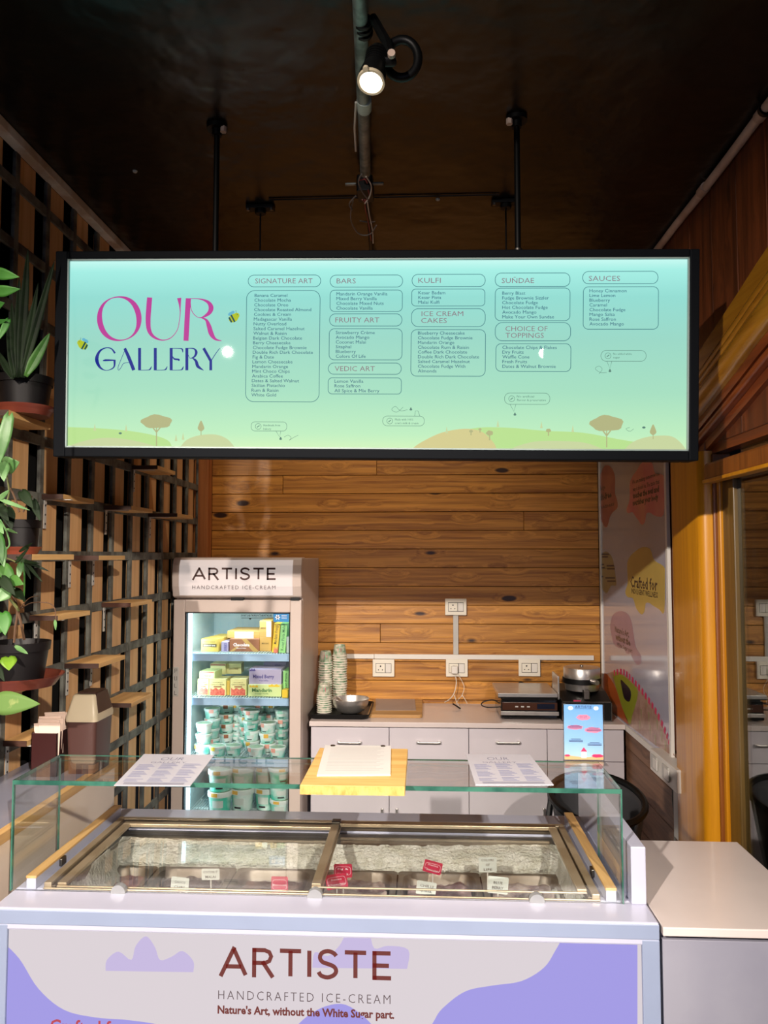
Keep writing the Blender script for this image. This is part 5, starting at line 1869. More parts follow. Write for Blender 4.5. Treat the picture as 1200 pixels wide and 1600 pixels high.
o_ = ch.location
obj('cable', cable([(711, 1054), (713, 1066), (710, 1082), (703, 1092), (695, 1097)], [4.15, 4.15, 4.14, 4.12, 4.08], o_), 'cable_w', ch, smooth=True)
obj('cable', cable([(710, 1086), (714, 1098), (722, 1109), (735, 1113), (750, 1112)], [4.14, 4.10, 4.02, 3.98, 3.98], o_), 'cable_w', ch, smooth=True)
obj('cable', cable([(716, 1054), (725, 1072), (722, 1086), (717, 1092), (713, 1099)], [4.15, 4.155, 4.14, 4.12, 4.08], o_, .0016), 'cable_w', ch, smooth=True)
obj('cable', cable([(722, 1086), (726, 1092), (730, 1099)], [4.14, 4.12, 4.08], o_, .0018), 'cable_w', ch, smooth=True)
obj('connector', cable([(708, 1100), (713, 1103), (719, 1107)], [4.06, 4.04, 4.02], o_, .0042), 'black', ch, smooth=True)

# ---- black tray with paper cups and bowl
ta, tb_ = W(487, 1121, Z=CZ), W(577, 1121, Z=CZ)
ty0, ty1 = ta.y, 4.12
tcx = (W(487, 1118, Y=3.80).x + W(576, 1118, Y=3.80).x) / 2
tw = .150
ty = thing('serving_tray', 'black plastic tray at the fridge end of the worktop', 'tray', (tcx, 3.92, CZ))
obj('tray', MB().loft([(0, tw - .012, .168, .03), (.004, tw - .008, .172, .03), (.022, tw, .180, .034), (.024, tw, .180, .034), (.022, tw - .006, .174, .03), (.006, tw - .016, .164, .028)], n=5), 'black', ty, smooth=True)
M['cup'] = mat('paper_cup_white', (232, 226, 214), rough=.5)
M['cup_print'] = mat('paper_cup_print', (206, 196, 180), rough=.5, c2=(104, 140, 108), vscale=42)


def make_cup(label):
    t = thing('paper_cup', label, 'cup', group='upturned paper cups')
    H, r0, r1 = .058, .0365, .0275
    obj('cup_wall', MB().lathe([(r0 - .001, .0), (r0 - .0002, .004), (r1, H), (r1 - .002, H), (r1 - .003, H - .004), (0, H - .004)], 22), 'cup_print', t, smooth=True)
    obj('rim', MB().lathe([(r0 - .002, .001), (r0 + .0006, 0), (r0 + .0022, .002), (r0 + .0006, .0042), (r0 - .001, .004)], 22), 'cup', t, smooth=True)
    obj('printed_label', MB().add([(math.cos(a) * rr_, math.sin(a) * rr_, z) for (a, rr_, z) in ((R(-100), .0335, .022), (R(-70), .0335, .022), (R(-70), .0305, .042), (R(-100), .0305, .042))], [(0, 1, 2, 3)]), 'card_red', t)
    return t


cup = make_cup('x')
fst = True
for (px_, pyb, pyt, Y, n, nm) in ((531, 1092, 1007, 4.02, 22, 'the tall right-hand stack'), (508.5, 1100, 1017, 4.03, 20, 'the left rear stack'), (506.5, 1110, 1068, 3.885, 9, 'the short front stack')):
    x = W(px_, 1080, Y=Y).x
    zb = CZ + .007
    zt2 = W(px_, pyt, Y=Y).z - .058
    pitch = (zt2 - zb) / (n - 1)
    for k in range(n):
        lb = 'topmost upturned paper cup of %s on the black tray' % nm if k == n - 1 else 'upturned paper cup nested in %s on the black tray' % nm
        loc = (x + .0015 * math.sin(k * .8), Y, zb + k * pitch)
        if fst:
            c_ = cup
            c_.location, c_['label'] = loc, lb
            fst = False
        else:
            c_ = dup(cup, loc, R(rnd.uniform(0, 360)) if k < n - 1 else 0, lb)
        c_['group'] = 'paper cups in ' + nm
bx_ = W(548, 1104, Y=3.87)
bo = thing('mixing_bowl', 'round steel bowl on the black tray', 'bowl', (bx_.x, 3.87, CZ + .006))
rb = .090
prof = [(0, 0), (.030, 0), (.034, .003)] + [(.034 + (rb - .034) * math.sin(R(a)) , .003 + .066 * (1 - math.cos(R(a)))) for a in range(12, 91, 13)] + [(rb, .072), (rb + .004, .073), (rb + .003, .0745), (rb - .001, .073)] + [(.034 + (rb - .036) * math.sin(R(a)) - .001, .005 + .066 * (1 - math.cos(R(a)))) for a in range(80, 0, -13)] + [(0, .004)]
obj('bowl', MB().lathe(prof, 36), 'steel', bo, smooth=True)
h0, h1_ = W(526, 1090, Y=3.80), W(545, 1103, Y=3.88)
sp = thing('spoon', 'steel spoon resting on the rim of the steel bowl', 'spoon', tuple(h0))
obj('handle', MB().tube([(0, 0, 0), tuple((h1_ - h0) * .5 + Vector((0, 0, -.001))), tuple(h1_ - h0)], [.0062, .0052, .004], 10), 'steel', sp, smooth=True)
obj('spoon_bowl', MB().loft([(0, .012, .016, .012), (.004, .016, .022, .014)], n=4, c=tuple(h1_ - h0 + Vector((.006, .008, -.008)))), 'steel', sp, smooth=True)

# cutting board with grey sheet
cbp = [W(577, 1122, Z=CZ), W(663, 1122, Z=CZ), W(657, 1092, Z=CZ), W(582, 1092, Z=CZ)]
cc = sum(cbp, Vector()) / 4
cbt = thing('cutting_board', 'worn wooden cutting board lying on the worktop', 'board', (cc.x, cc.y, CZ))
hx_, hy_ = (cbp[1].x - cbp[0].x) / 2, (cbp[3].y - cbp[0].y) / 2
obj('board', MB().loft([(0, hx_, hy_, .02), (.016, hx_, hy_, .02)], n=4), 'cutboard', cbt, bevel=.003)
gsz = CZ + .016
gp = [W(587, 1110, Z=gsz), W(650, 1110, Z=gsz), W(648, 1092, Z=gsz), W(587, 1091, Z=gsz)]
gc = sum(gp, Vector()) / 4
tag(obj('grey_sheet', MB().prism([(p.x - gc.x, p.y - gc.y) for p in gp], 0, .002), mat('grey_foil_sheet', (150, 136, 132), rough=.4, var=.1), loc=(gc.x, gc.y, gsz)), 'dull grey sheet lying on the cutting board', 'sheet')

# electronic scale with double platform
sx0, sx1 = W(782, 1118, Y=3.79).x, W(873, 1118, Y=3.79).x
sw = (sx1 - sx0) / 2
es = thing('weighing_scale', 'flat steel electronic scale left of the waffle maker', 'scale', ((sx0 + sx1) / 2, 3.93, CZ))
yl = 3.785 - 3.93
zq = lambda py: W(828, py, Y=3.79).z - CZ
obj('base', MB().loft([(.008, sw, .15, .012), (zq(1093) , sw * .98, .145, .012)], n=3), 'black_gloss', es, bevel=.003)
obj('foot', MB().cyl((-sw + .03, yl + .03, 0), (-sw + .03, yl + .03, .01), .012).cyl((sw - .03, yl + .03, 0), (sw - .03, yl + .03, .01), .012).cyl((-sw + .03, .12, 0), (-sw + .03, .12, .01), .012).cyl((sw - .03, .12, 0), (sw - .03, .12, .01), .012), 'black', es)
obj('chrome_lip', MB().box(-sw, sw, yl - .009, yl - .002, zq(1117), zq(1111)), 'steel', es, bevel=.002)
kp = obj('control_panel', MB().box(-sw + .008, sw - .008, yl - .007, yl - .003, zq(1109), zq(1097)), mat('brown_gloss_panel', (70, 44, 34), rough=.15, coat=.5), es)
bt = MB()
for k in range(3):
    bt.box(-sw * .5 + k * .028, -sw * .5 + .014 + k * .028, yl - .009, yl - .006, zq(1104.5), zq(1102.5))
obj('button', bt, 'ltgrey', kp)
obj('display', MB().box(sw * .25, sw * .85, yl - .0085, yl - .006, zq(1107), zq(1099)), mat('dark_blue_display', (28, 32, 48), rough=.1), kp)
obj('platform_support', MB().box(-sw * .9, sw * .9, yl + .01, .13, zq(1093), zq(1090)), 'black', es)
pf = obj('platform', MB().box(-sw - .012, sw - .004, yl - .002, .16, zq(1089.5), zq(1083)), 'steel', es, bevel=.003)
obj('platform_rim', MB().box(-sw - .010, sw - .006, yl - .004, yl + .0, zq(1090.5), zq(1089)), 'black', es)
obj('power_cable', MB().tube(catmull([tuple(W(x, y, Y=Y) - es.location) for x, y, Y in ((785, 1103, 3.84), (772, 1094, 3.9), (757, 1096, 3.92), (752, 1101, 3.9), (760, 1105, 3.86), (774, 1105, 3.84), (783, 1104, 3.84))], 5), .003, 6), 'cable_k', es, smooth=True)
obj('power_cable', MB().tube(catmull([tuple(W(x, y, Y=Y) - es.location) for x, y, Y in ((806, 1074, 4.15), (812, 1066, 4.17), (820, 1068, 4.16), (834, 1073, 4.12))], 5), .003, 6), 'cable_k', es, smooth=True)

# waffle maker
wy = 3.90
wc = W(908, 1110, Y=wy)
wz = lambda py, Y=wy: W(905, py, Y=Y).z - CZ
wm = thing('waffle_maker', 'round stainless waffle iron on a dark box base in the corner', 'appliance', (wc.x, wy, CZ))
bw_ = .145
wl0 = W(878, 1118, Y=3.76).x - wc.x
wr0 = W(956, 1118, Y=3.76).x - wc.x
obj('base_box', MB().prism([(wy * 0 - .14, 0), (-.14, wz(1096, 3.76)), (-.02, wz(1078)), (.15, wz(1075)), (.15, 0)], wl0, wr0, HX), 'black', wm, bevel=.003)
obj('front_frame', MB().box(wl0, wr0, -.146, -.140, wz(1096, 3.76) - .004, wz(1096, 3.76)).box(wl0, wl0 + .004, -.146, -.14, .004, wz(1096, 3.76)).box(wr0 - .004, wr0, -.146, -.14, .004, wz(1096, 3.76)).box(wl0, wr0, -.146, -.14, .002, .006), 'steel_dark', wm)
obj('side_panel', MB().box(wl0 - .012, wl0 - .002, -.10, .06, wz(1088), wz(1052)), 'steel', wm, bevel=.003)
rw = .092
zc0, zc1, zc2, zc3 = wz(1077), wz(1066), wz(1058), wz(1042)
wx = W(909, 1060, Y=wy).x - wc.x
obj('lower_drum', MB().cyl((wx, 0, zc0), (wx, 0, zc1), rw * .86, rw * .93, 36), 'steel', wm, smooth=True)
obj('seal_band', MB().cyl((wx, 0, zc1), (wx, 0, zc2), rw * 1.02, rw * 1.02, 36), 'black', wm, smooth=True)
obj('upper_drum', MB().lathe([(0, zc2), (rw * .97, zc2), (rw * .97, zc3 - .004), (rw * .94, zc3), (0, zc3 + .003)], 36, c=(wx, 0, 0)), 'steel', wm, smooth=True)
obj('top_knob', MB().cyl((wx, 0, zc3), (wx, 0, zc3 + .010), .009, .007, 12), 'steel_dark', wm, smooth=True)
obj('hinge_arm', MB().box(wx - .015, wx + .012, -.125, -.085, wz(1086), zc0 + .016), 'steel_dark', wm, bevel=.003)
obj('front_handle', MB().cyl((wx + .030, -.090, wz(1060)), (wx + .046, -.135, wz(1060)), .011, .012, 14), 'steel', wm, smooth=True)
obj('indicator', MB().box(wl0 + .055, wl0 + .090, -.142, -.139, wz(1096, 3.76) - .000, wz(1096, 3.76) + .006), 'card_red', wm)


# ---------------------------------------------------------------- small planks on the lattice
def wshelf(px0, pyz, Y0, label, ln=.235, d=.115, br=(0,), z=None):
    """px0, pyz: near outer corner on the photograph; Y0 its distance"""
    c = W(px0, pyz, Y=Y0)
    xw = LW + .05
    xo = min(max(c.x, xw + .07), xw + .18)
    z = c.z if z is None else z
    t = thing('wall_shelf', label, 'shelf', (xw, Y0, z), group='small pine shelves on the lattice')
    obj('plank', MB().box(0, xo - xw, .002, ln, -.016, 0), 'shelf', t, bevel=.001, seg=1)
    obj('end_grain', MB().box(0, xo - xw, 0, .002, -.016, 0), 'shelf_end_shade', t)  # shade on the near end is put into its colour
    for b_ in br:
        k = obj('bracket', MB().box(.001, .0035, .012 + b_, .028 + b_, -.110, -.016).box(.001, .09, .012 + b_, .028 + b_, -.0185, -.016), 'ltgrey', t)
        h = MB()
        for q in range(3):
            h.cyl((.0025, .020 + b_, -.035 - q * .03), (.0045, .020 + b_, -.035 - q * .03), .0035, n=8)
        obj('screw_hole', h, 'dark', k)
    return t


wshelf(90, 772, 2.40, 'pine shelf right of the hanging pothos, just below the menu board', br=(0,))
wshelf(205, 790, 2.88, 'pine shelf high on the lattice above the edge-on shelf, left of the fridge header', br=(0,))
wshelf(154, 868, 2.585, 'pine shelf at eye height seen edge-on', br=(0, .19))
wshelf(90, 962, 2.34, 'pine shelf below eye height with a drooping stem in front', br=(.02,))
wshelf(204, 942, 2.88, 'pine shelf to the right of the large pot, level between the two lower ones', br=(0,))
wshelf(154, 1037, 2.585, 'pine shelf above the waste bin', br=(0, .19))
wshelf(205, 1099, 2.88, 'lowest pine shelf right of the waste bin', br=(0,))
wshelf(277, 802, 3.36, 'pine shelf in the dark corner left of the fridge header', br=(0,))
wshelf(13, 640, 2.02, 'pine shelf carrying the black pot of sword-leaved plant', br=(0,), ln=.24, d=.13)
wshelf(246, 727, 3.16, 'dim pine shelf just under the menu board near the corner', br=(0,))
wshelf(70, 590, 2.22, 'pine shelf beside the sword-leaved plant, partly behind the menu board', br=(0,))
zs_mid = wshelf(60, 866, 2.0, 'pine shelf carrying the middle black pot', br=(), ln=.25)
zs_low = wshelf(40, 1079, 1.90, 'pine shelf hidden under the saucer of the large pothos pot', br=(), ln=.15, d=.10)
wshelf(36, 1158, 2.21, 'lowest pine shelf at the left edge behind the napkin box', br=(0,))

# ---------------------------------------------------------------- plants
def leaf_mesh(mb, base, tip, wd, droop=.15, fold=.25, heart=True, face=None, nseg=9, twist=0):
    base, tip = Vector(base), Vector(tip)
    d = tip - base
    L = d.length
    d.normalize()
    nrm = (face or (Vector((0, 0, EYE)) - base)).normalized()
    nrm = (nrm - d * nrm.dot(d)).normalized()
    if twist:
        nrm = Matrix.Rotation(twist, 3, d) @ nrm
    s = d.cross(nrm)
    vs, fs = [], []
    for i in range(nseg + 1):
        t = i / nseg
        if heart:
            w_ = wd * .5 * (math.sin(math.pi * min(1, t ** .62)) ** .85) * (1.06 - .25 * t)
            if i == 0:
                w_ = wd * .16
        else:
            w_ = wd * .5 * (min(1, .35 + t * 2.2)) * (1 - t ** 3) ** .8
        c = base + d * (L * t) - nrm * (droop * L * t * t)
        back = -d * (.10 * L if heart and i <= 1 else 0)
        for q, f in ((-1, 0), (-.55, 1), (0, 2), (.55, 1), (1, 0)):
            lift = fold * w_ * abs(q)
            vs.append(c + s * (w_ * q) + nrm * (lift - .12 * w_ * q * q) + back * abs(q))
    for i in range(nseg):
        for k in range(4):
            a = i * 5 + k
            fs.append((a, a + 1, a + 6, a + 5))
    mb.add(vs, fs)


def leaf(par, o, pb, pt, wpx, Y, m='leaf', dY=-.02, **kw):
    b_, t_ = W(pb[0], pb[1], Y=Y), W(pt[0], pt[1], Y=Y + dY)
    mb = MB()
    leaf_mesh(mb, b_ - Vector(o), t_ - Vector(o), wpx * Y / 1200, face=Vector((0, 0, EYE)) - b_, **kw)
    lf = obj('leaf', mb, m, par, smooth=True)
    sl = lf.modifiers.new('thickness', 'SOLIDIFY')
    sl.thickness = .0008
    return b_ - Vector(o), t_ - Vector(o)


def stemt(par, o, pxs, Y, r=.0025, m='stem', dY=0):
    pts = [tuple(W(x, y, Y=Y + dY * i) - Vector(o)) for i, (x, y) in enumerate(pxs)]
    obj('stem', MB().tube(catmull(pts, 4), r, 6), m, par, smooth=True)


def potted(name, label, potlabel, px_c, rim_r, base_r, zbase, H, Y, sr, sh, parts):
    o = Vector((px_c, Y, zbase + .006))
    sau = thing('plant_saucer', potlabel, 'saucer', (px_c, Y, zbase))
    obj('saucer', MB().lathe([(0, 0), (sr * .82, 0), (sr, sh), (sr + .004, sh + .001), (sr + .003, sh - .002), (sr * .80, .005), (0, .005)], 32), 'saucer', sau, smooth=True)
    t = thing(name, label, 'plant', o)
    obj('pot', MB().lathe([(0, 0), (base_r, 0), (rim_r - .004, H - .022), (rim_r, H - .022), (rim_r + .002, H), (rim_r - .002, H), (rim_r - .006, H - .02), (base_r * .9, .01), (0, .01)], 32), 'pot', t, smooth=True)
    obj('soil', MB().lathe([(0, H - .018), (rim_r - .012, H - .022)], 20), 'soil', t)
    parts(t, o)
    return t


# large pothos on the low shelf
Yp = 1.95


def big_parts(t, o):
    for pxs, m, r in (([(38, 1000), (33, 975), (28, 955), (24, 938)], 'stem_br', .0035), ([(22, 1004), (24, 980), (27, 955), (20, 930)], 'stem_br', .0032), ([(37, 940), (38, 915), (38, 885)], 'leaf', .0025),
                      ([(30, 955), (18, 940), (8, 925)], 'stem', .003), ([(28, 950), (14, 935), (2, 930)], 'stem', .003), ([(34, 950), (46, 943), (58, 941), (75, 942), (84, 948), (87, 958), (87, 974)], 'stem_br', .0014),
                      ([(30, 952), (45, 935), (60, 931)], 'stem_br', .0012), ([(0, 1015), (10, 1011), (24, 1010)], 'leaf', .002), ([(0, 1016), (8, 1022), (13, 1030)], 'leaf_pale', .0022), ([(10, 872), (24, 878), (36, 890)], 'stem', .002)):
        stemt(t, o, pxs, Yp - .02 if m != 'stem_br' else Yp, r, m)
    L = lambda pb, pt, w_, m='leaf', Y=Yp - .03, **k: leaf(t, o, pb, pt, w_, Y, m, **k)
    L((-4, 975), (14, 976), 30, 'leaf_pale', Y=1.86, droop=.05)
    L((4, 958), (8, 991), 25, 'leaf_bright', Y=1.84)
    L((13, 1027), (14, 1047), 25, 'leaf_lime', Y=1.80, droop=.05)
    L((23, 1009), (41, 1020), 8, 'leaf_pale', Y=1.82, heart=False)
    L((-14, 1098), (63, 1100), 38, 'leaf_big', Y=1.72, droop=.0, fold=.12, nseg=14)
    L((-6, 1040), (6, 1063), 12, 'leaf_dark', Y=1.78)
    L((4, 884), (22, 918), 22, 'leaf', Y=1.88)
    L((16, 905), (34, 912), 19, 'leaf', Y=1.87)
    L((2, 903), (22, 928), 18, 'leaf_dark', Y=1.85)
    L((12, 922), (-4, 940), 22, 'leaf_pale', Y=1.86)
    L((22, 922), (38, 937), 16, 'leaf_dark', Y=1.9)
    L((33, 880), (28, 905), 11, 'leaf_pale', Y=1.88)
    L((-2, 850), (6, 884), 20, 'leaf_pale', Y=1.80)
    for pb, pt in (((25, 870), (73, 891)), ((34, 872), (64, 907)), ((38, 880), (47, 903)), ((30, 862), (48, 850)), ((24, 880), (44, 857)), ((28, 876), (58, 880))):
        L(pb, pt, 6, 'leaf_dark', Y=1.92, heart=False)
    L((86, 968), (87, 983), 5, 'leaf_pale', Y=1.95, heart=False)


z0 = W(20, 1078, Y=1.95).z
cx = W(22, 1010, Y=1.95).x
zb_l = zs_low.location.z
potted('potted_pothos', 'large black pot of pothos with many round green leaves, lowest plant at left', 'wide terracotta saucer under the lowest black pot', max(cx, LW + .05 + .125), .078, .062, zb_l, .108, 1.97, .112, .028, big_parts)


def mid_parts(t, o):
    Y = 2.0
    L = lambda pb, pt, w_, m='leaf', Y=1.95, **k: leaf(t, o, pb, pt, w_, Y, m, **k)
    stemt(t, o, [(30, 800), (24, 780), (16, 762)], Y, .003, 'stem_br')
    stemt(t, o, [(36, 800), (44, 785), (50, 775)], Y, .0025, 'stem_br')
    stemt(t, o, [(0, 812), (10, 830), (15, 850), (10, 858)], Y - .12, .0022, 'leaf_pale')
    stemt(t, o, [(8, 790), (14, 770), (10, 740)], Y - .08, .0025, 'stem')
    L((8, 728), (27, 723), 30, 'leaf_pale', Y=1.86)
    L((4, 722), (6, 750), 20, 'leaf_pale', Y=1.84)
    L((-6, 778), (43, 796), 7, 'leaf_pale', Y=1.80, heart=False, droop=.1)
    L((-4, 782), (12, 768), 9, 'leaf_pale', Y=1.80, heart=False)
    L((34, 768), (50, 792), 18, 'leaf_dark', Y=1.96)
    L((52, 782), (62, 812), 13, 'leaf_dark', Y=1.97)
    L((10, 795), (18, 826), 22, 'leaf_dark', Y=1.9)
    L((-2, 790), (12, 812), 18, 'leaf_dark', Y=1.88)
    L((-8, 815), (4, 832), 16, 'leaf_pale', Y=1.80)
    L((9, 826), (24, 832), 5, 'leaf_pale', Y=1.86, heart=False)
    L((-4, 835), (4, 878), 18, 'leaf', Y=1.78)


zm = zs_mid.location.z
potted('potted_pothos', 'middle black pot on the lattice with pale and dark trailing leaves', 'terracotta saucer under the middle black pot', max(W(34, 850, Y=2.1).x, LW + .05 + .052), .048, .040, zm, .090, 2.1, .050, .020, mid_parts)


def top_parts(t, o):
    Yt = 2.02
    for pb, pt, w_, m in (((30, 588), (44, 386), 15, 'leaf_dark'), ((34, 588), (86, 405), 13, 'leaf_dark'), ((26, 588), (18, 470), 14, 'leaf_dark'), ((36, 590), (52, 470), 16, 'leaf_dark'),
                          ((22, 590), (12, 500), 13, 'leaf_dark'), ((40, 588), (78, 520), 17, 'leaf'), ((28, 590), (30, 430), 14, 'leaf_dark'), ((34, 590), (60, 440), 12, 'leaf_dark'), ((20, 592), (-6, 545), 12, 'leaf_dark')):
        leaf(t, o, pb, pt, w_, Yt, m, heart=False, nseg=12, dY=.02, droop=.02, fold=.45)


zt3 = W(20, 652, Y=2.10).z
zs9 = [o for o in bpy.data.objects if o.get('label', '').startswith('pine shelf carrying the black pot of sword')][0].location.z
potted('potted_sword_plant', 'black pot of tall dark sword-shaped leaves beside the menu board', 'terracotta saucer under the sword-leaved plant', max(W(14, 600, Y=2.12).x, LW + .05 + .085), .075, .060, zs9, .105, 2.12, .082, .024, top_parts)

vo_ = W(-12, 470, Y=1.75)
vine = thing('hanging_vine', 'bright green hanging vine leaves at the left edge beside the menu board', 'plant', vo_)
obj('stem', MB().tube(catmull([(-.02, 0, .75), (-.01, .0, .4), (.0, 0, .15), (.004, 0, .0), (-.002, 0, -.12), (.004, 0, -.28), (-.006, 0, -.42)], 5), .0028, 6), 'stem', vine, smooth=True)
for pb, pt, w_, m in (((-8, 426), (25, 432), 20, 'leaf_bright'), ((-8, 456), (27, 452), 19, 'leaf_bright'), ((-10, 478), (4, 474), 16, 'leaf_bright'), ((13, 500), (-3, 532), 11, 'leaf_bright'), ((14, 651), (-5, 735), 20, 'leaf_pale'), ((-8, 505), (10, 500), 8, 'leaf_bright')):
    leaf(vine, vo_, pb, pt, w_, 1.72, m)

# ---------------------------------------------------------------- side cabinet, waste bin, napkins
SCX = W(176, 1187, Y=2.38).x
scz = W(176, 1189, Y=2.38).z
sc = thing('side_cabinet', 'white cabinet with oak edge between freezer and lattice wall', 'cabinet', ((LW + .052 + SCX) / 2, 2.05, 0))
sw = (SCX - LW - .052) / 2
obj('body', MB().box(-sw, sw - .001, 1.70 - 2.05, 2.40 - 2.05, .0, scz - .024), mat('cream_laminate', (230, 210, 190), rough=.25, coat=.4), sc)
obj('top', MB().box(-sw, sw - .022, 1.70 - 2.05, 2.40 - 2.05, scz - .024, scz), 'counter_grey', sc, bevel=.001)
obj('edge_band', MB().box(sw - .022, sw, 1.70 - 2.05, 2.40 - 2.05, scz - .024, scz + .001), 'oak', sc, bevel=.001)
YBn = 2.29
b0, b1 = W(103, 1200, Y=2.235), W(150, 1200, Y=2.235)
bn = thing('waste_bin', 'brown tabletop waste bin with beige swing lid', 'bin', ((b0.x + b1.x) / 2, YBn, scz), rz=R(0))
zk = lambda py: W(140, py, Y=YBn - .08).z - scz
bhx = (b1.x - b0.x) / 2
obj('body', MB().loft([(0, bhx * .90, .056, .010), (zk(1127), bhx, .064, .012)], n=4), 'bin', bn, smooth=True)
z1_, z2_ = zk(1127), zk(1089)
obj('lid', MB().loft([(z1_ - .006, bhx + .003, .067, .014), (z1_ + .004, bhx + .004, .068, .014), (z2_ - .004, bhx * .76, .050, .010), (z2_, bhx * .70, .046, .010)], n=4), 'bin_lid', bn, smooth=True)
fl_ = MB()
a_ = [(bhx * .60, z2_ + .0015), (bhx * .66, z2_ - .004), (bhx * .98, z1_ + .014)]
fl_.add([(-bhx * .50, -.038, z2_ + .002), (bhx * .70, -.038, z2_ + .002), (bhx * .70, .038, z2_ + .002), (-bhx * .50, .038, z2_ + .002)], [(0, 1, 2, 3)])
fl_.add([(bhx * .70, -.038, z2_ + .002), (bhx * .97, -.050, z1_ + .016), (bhx * .97, .050, z1_ + .016), (bhx * .70, .038, z2_ + .002)], [(0, 1, 2, 3)])
fo_ = obj('swing_flap', fl_, 'bin_flap', bn)
sd = fo_.modifiers.new('t', 'SOLIDIFY')
sd.thickness = .004
sd.offset = 1
YN = 2.20
n0, n1 = W(47, 1207, Y=YN), W(86, 1207, Y=YN)
nbx = thing('napkin_box', 'dark maroon box holding folded paper napkins', 'box', ((n0.x + n1.x) / 2 + .002, YN + .045, scz))
nh = W(75, 1146, Y=YN).z - scz
nw = .038
obj('box', MB().box(-nw, nw, -.045, -.042, 0, nh).box(-nw, nw, .042, .045, 0, nh).box(-nw, -nw + .003, -.045, .045, 0, nh).box(nw - .003, nw, -.045, .045, 0, nh).box(-nw, nw, -.045, .045, 0, .003), 'maroon', nbx, bevel=.001)
for k in range(12):
    y = -.036 + k * .0062
    t = tag(obj('napkin', MB().box(-.032, .032, -.0022, .0022, 0, .098 + nh * 0), 'napkin', None, bevel=.001, seg=1), 'folded paper napkin standing in the maroon box', 'napkin', 'napkins in the maroon box')
    t.location = (nbx.location.x + .004 + rnd.uniform(-.004, .004), nbx.location.y + y, scz + .028 + nh - .095 + rnd.uniform(-.006, .008) + k * .001)
    if k in (0, 11):
        t['label'] = ['foremost folded paper napkin in the maroon box', 'rearmost folded paper napkin in the maroon box'][k // 11]
    t.rotation_euler = (R(rnd.uniform(-3, 3)), R(rnd.uniform(-6, 3)), R(rnd.uniform(-4, 4)))

# ---------------------------------------------------------------- poster on the right wall
PX = RW - .002
PY0, PY1 = W(1048, 1000, X=PX).y, 4.17
pz0 = W(1053, 1194, X=PX).z
pz0b = W(960, 1116, X=PX).z
pz1 = 2.32
ppz = (pz0 + pz0b) / 2
po = thing('wall_poster', 'tall glossy poster with coloured drip shapes on the right wall', 'poster', (PX, (PY0 + PY1) / 2, ppz))
PYc = (PY0 + PY1) / 2
pm = mat('glossy_poster', (176, 176, 196), rough=.16, coat=.6, vscale=2)
ramp_z(pm, [(0, (182, 178, 196)), (.3, (188, 190, 210)), (.62, (172, 176, 190)), (1, (170, 168, 166))], 2, None, pz1 - ppz, 0)
obj('sheet', MB().box(-.006, 0, PY0 - PYc, PY1 - PYc, 0, pz1 - ppz), pm, po)
bd_ = MB()
bd_.box(-.013, 0, PY0 - PYc - .022, PY0 - PYc + .002, -.02, pz1 - ppz).box(-.013, 0, PY1 - PYc - .002, PY1 - PYc + .022, -.02, pz1 - ppz).box(-.013, 0, PY0 - PYc, PY1 - PYc, -.022, .002)
obj('white_edging', bd_, 'white_pl', po, bevel=.001)
# drawing on the poster: local x runs away from the camera reversed so that text reads from the room
PPL = Plane((PX - .0062, 0, 0), (0, -1, 0), (0, 0, 1))
PM = Matrix(((0, 0, -1, -.0063), (-1, 0, 0, -PYc), (0, 1, 0, -ppz), (0, 0, 0, 1)))
Q = lambda x, y: PPL.uv(x, y)


def ppoly(name, pts, m, z=.0001, sm=4):
    mb = MB()
    p = catmull([Q(*a) for a in pts], sm, True)
    mb.prism(p, z, z + .0002, PM)
    return obj(name, mb, m, po)


M['chair_shell'] = mat('dark_grey_shell', (58, 58, 62), rough=.5)
M['p_pink'] = mat('poster_pink', (206, 104, 128), rough=.3, coat=.4, c2=(214, 140, 128), vscale=6)
M['p_salmon'] = mat('poster_salmon', (170, 108, 92), rough=.3, coat=.4, c2=(150, 84, 86), vscale=6)
M['p_yellow'] = mat('poster_yellow', (206, 180, 96), rough=.3, coat=.4)
M['p_olive'] = mat('poster_olive', (160, 150, 104), rough=.3, coat=.4)
M['p_mauve'] = mat('poster_mauve', (166, 136, 164), rough=.3, coat=.4)
M['p_orange'] = mat('poster_orange', (190, 92, 46), rough=.3, coat=.4)
M['p_lime'] = mat('poster_lime', (156, 164, 50), rough=.3, coat=.4)
M['p_dark'] = mat('poster_dark', (38, 30, 44), rough=.3, coat=.4)
M['p_tan'] = mat('poster_tan', (186, 152, 136), rough=.3, coat=.4, c2=(160, 120, 104), vscale=20)
ppoly('drip_shape', [(1004, 722), (995, 735), (988, 745), (984, 757), (984, 780), (979, 796), (982, 802), (988, 800), (993, 807), (997, 812), (1003, 820), (1008, 815), (1010, 803), (1016, 801), (1024, 806), (1037, 804), (1038, 760), (1036, 742), (1024, 740), (1018, 722)], 'p_pink', .0001, 3)
ppoly('drip_shape', [(945, 728), (937, 745), (934, 760), (932, 790), (931, 812), (939, 813), (944, 822), (949, 823), (953, 808), (958, 800), (965, 793), (964, 780), (961, 770), (961, 745), (955, 730)], 'p_salmon', .0001, 3)
ppoly('drip_shape', [(1004, 855), (992, 862), (983, 872), (980, 885), (981, 910), (977, 925), (981, 933), (989, 935), (994, 950), (1002, 960), (1007, 955), (1009, 943), (1014, 942), (1020, 946), (1030, 952), (1038, 956), (1039, 900), (1037, 885), (1022, 875), (1016, 858)], 'p_yellow', .0001, 3)
ppoly('drip_shape', [(945, 862), (936, 875), (932, 890), (931, 915), (938, 918), (948, 927), (955, 915), (963, 914), (961, 895), (956, 870)], 'p_olive', .0001, 3)
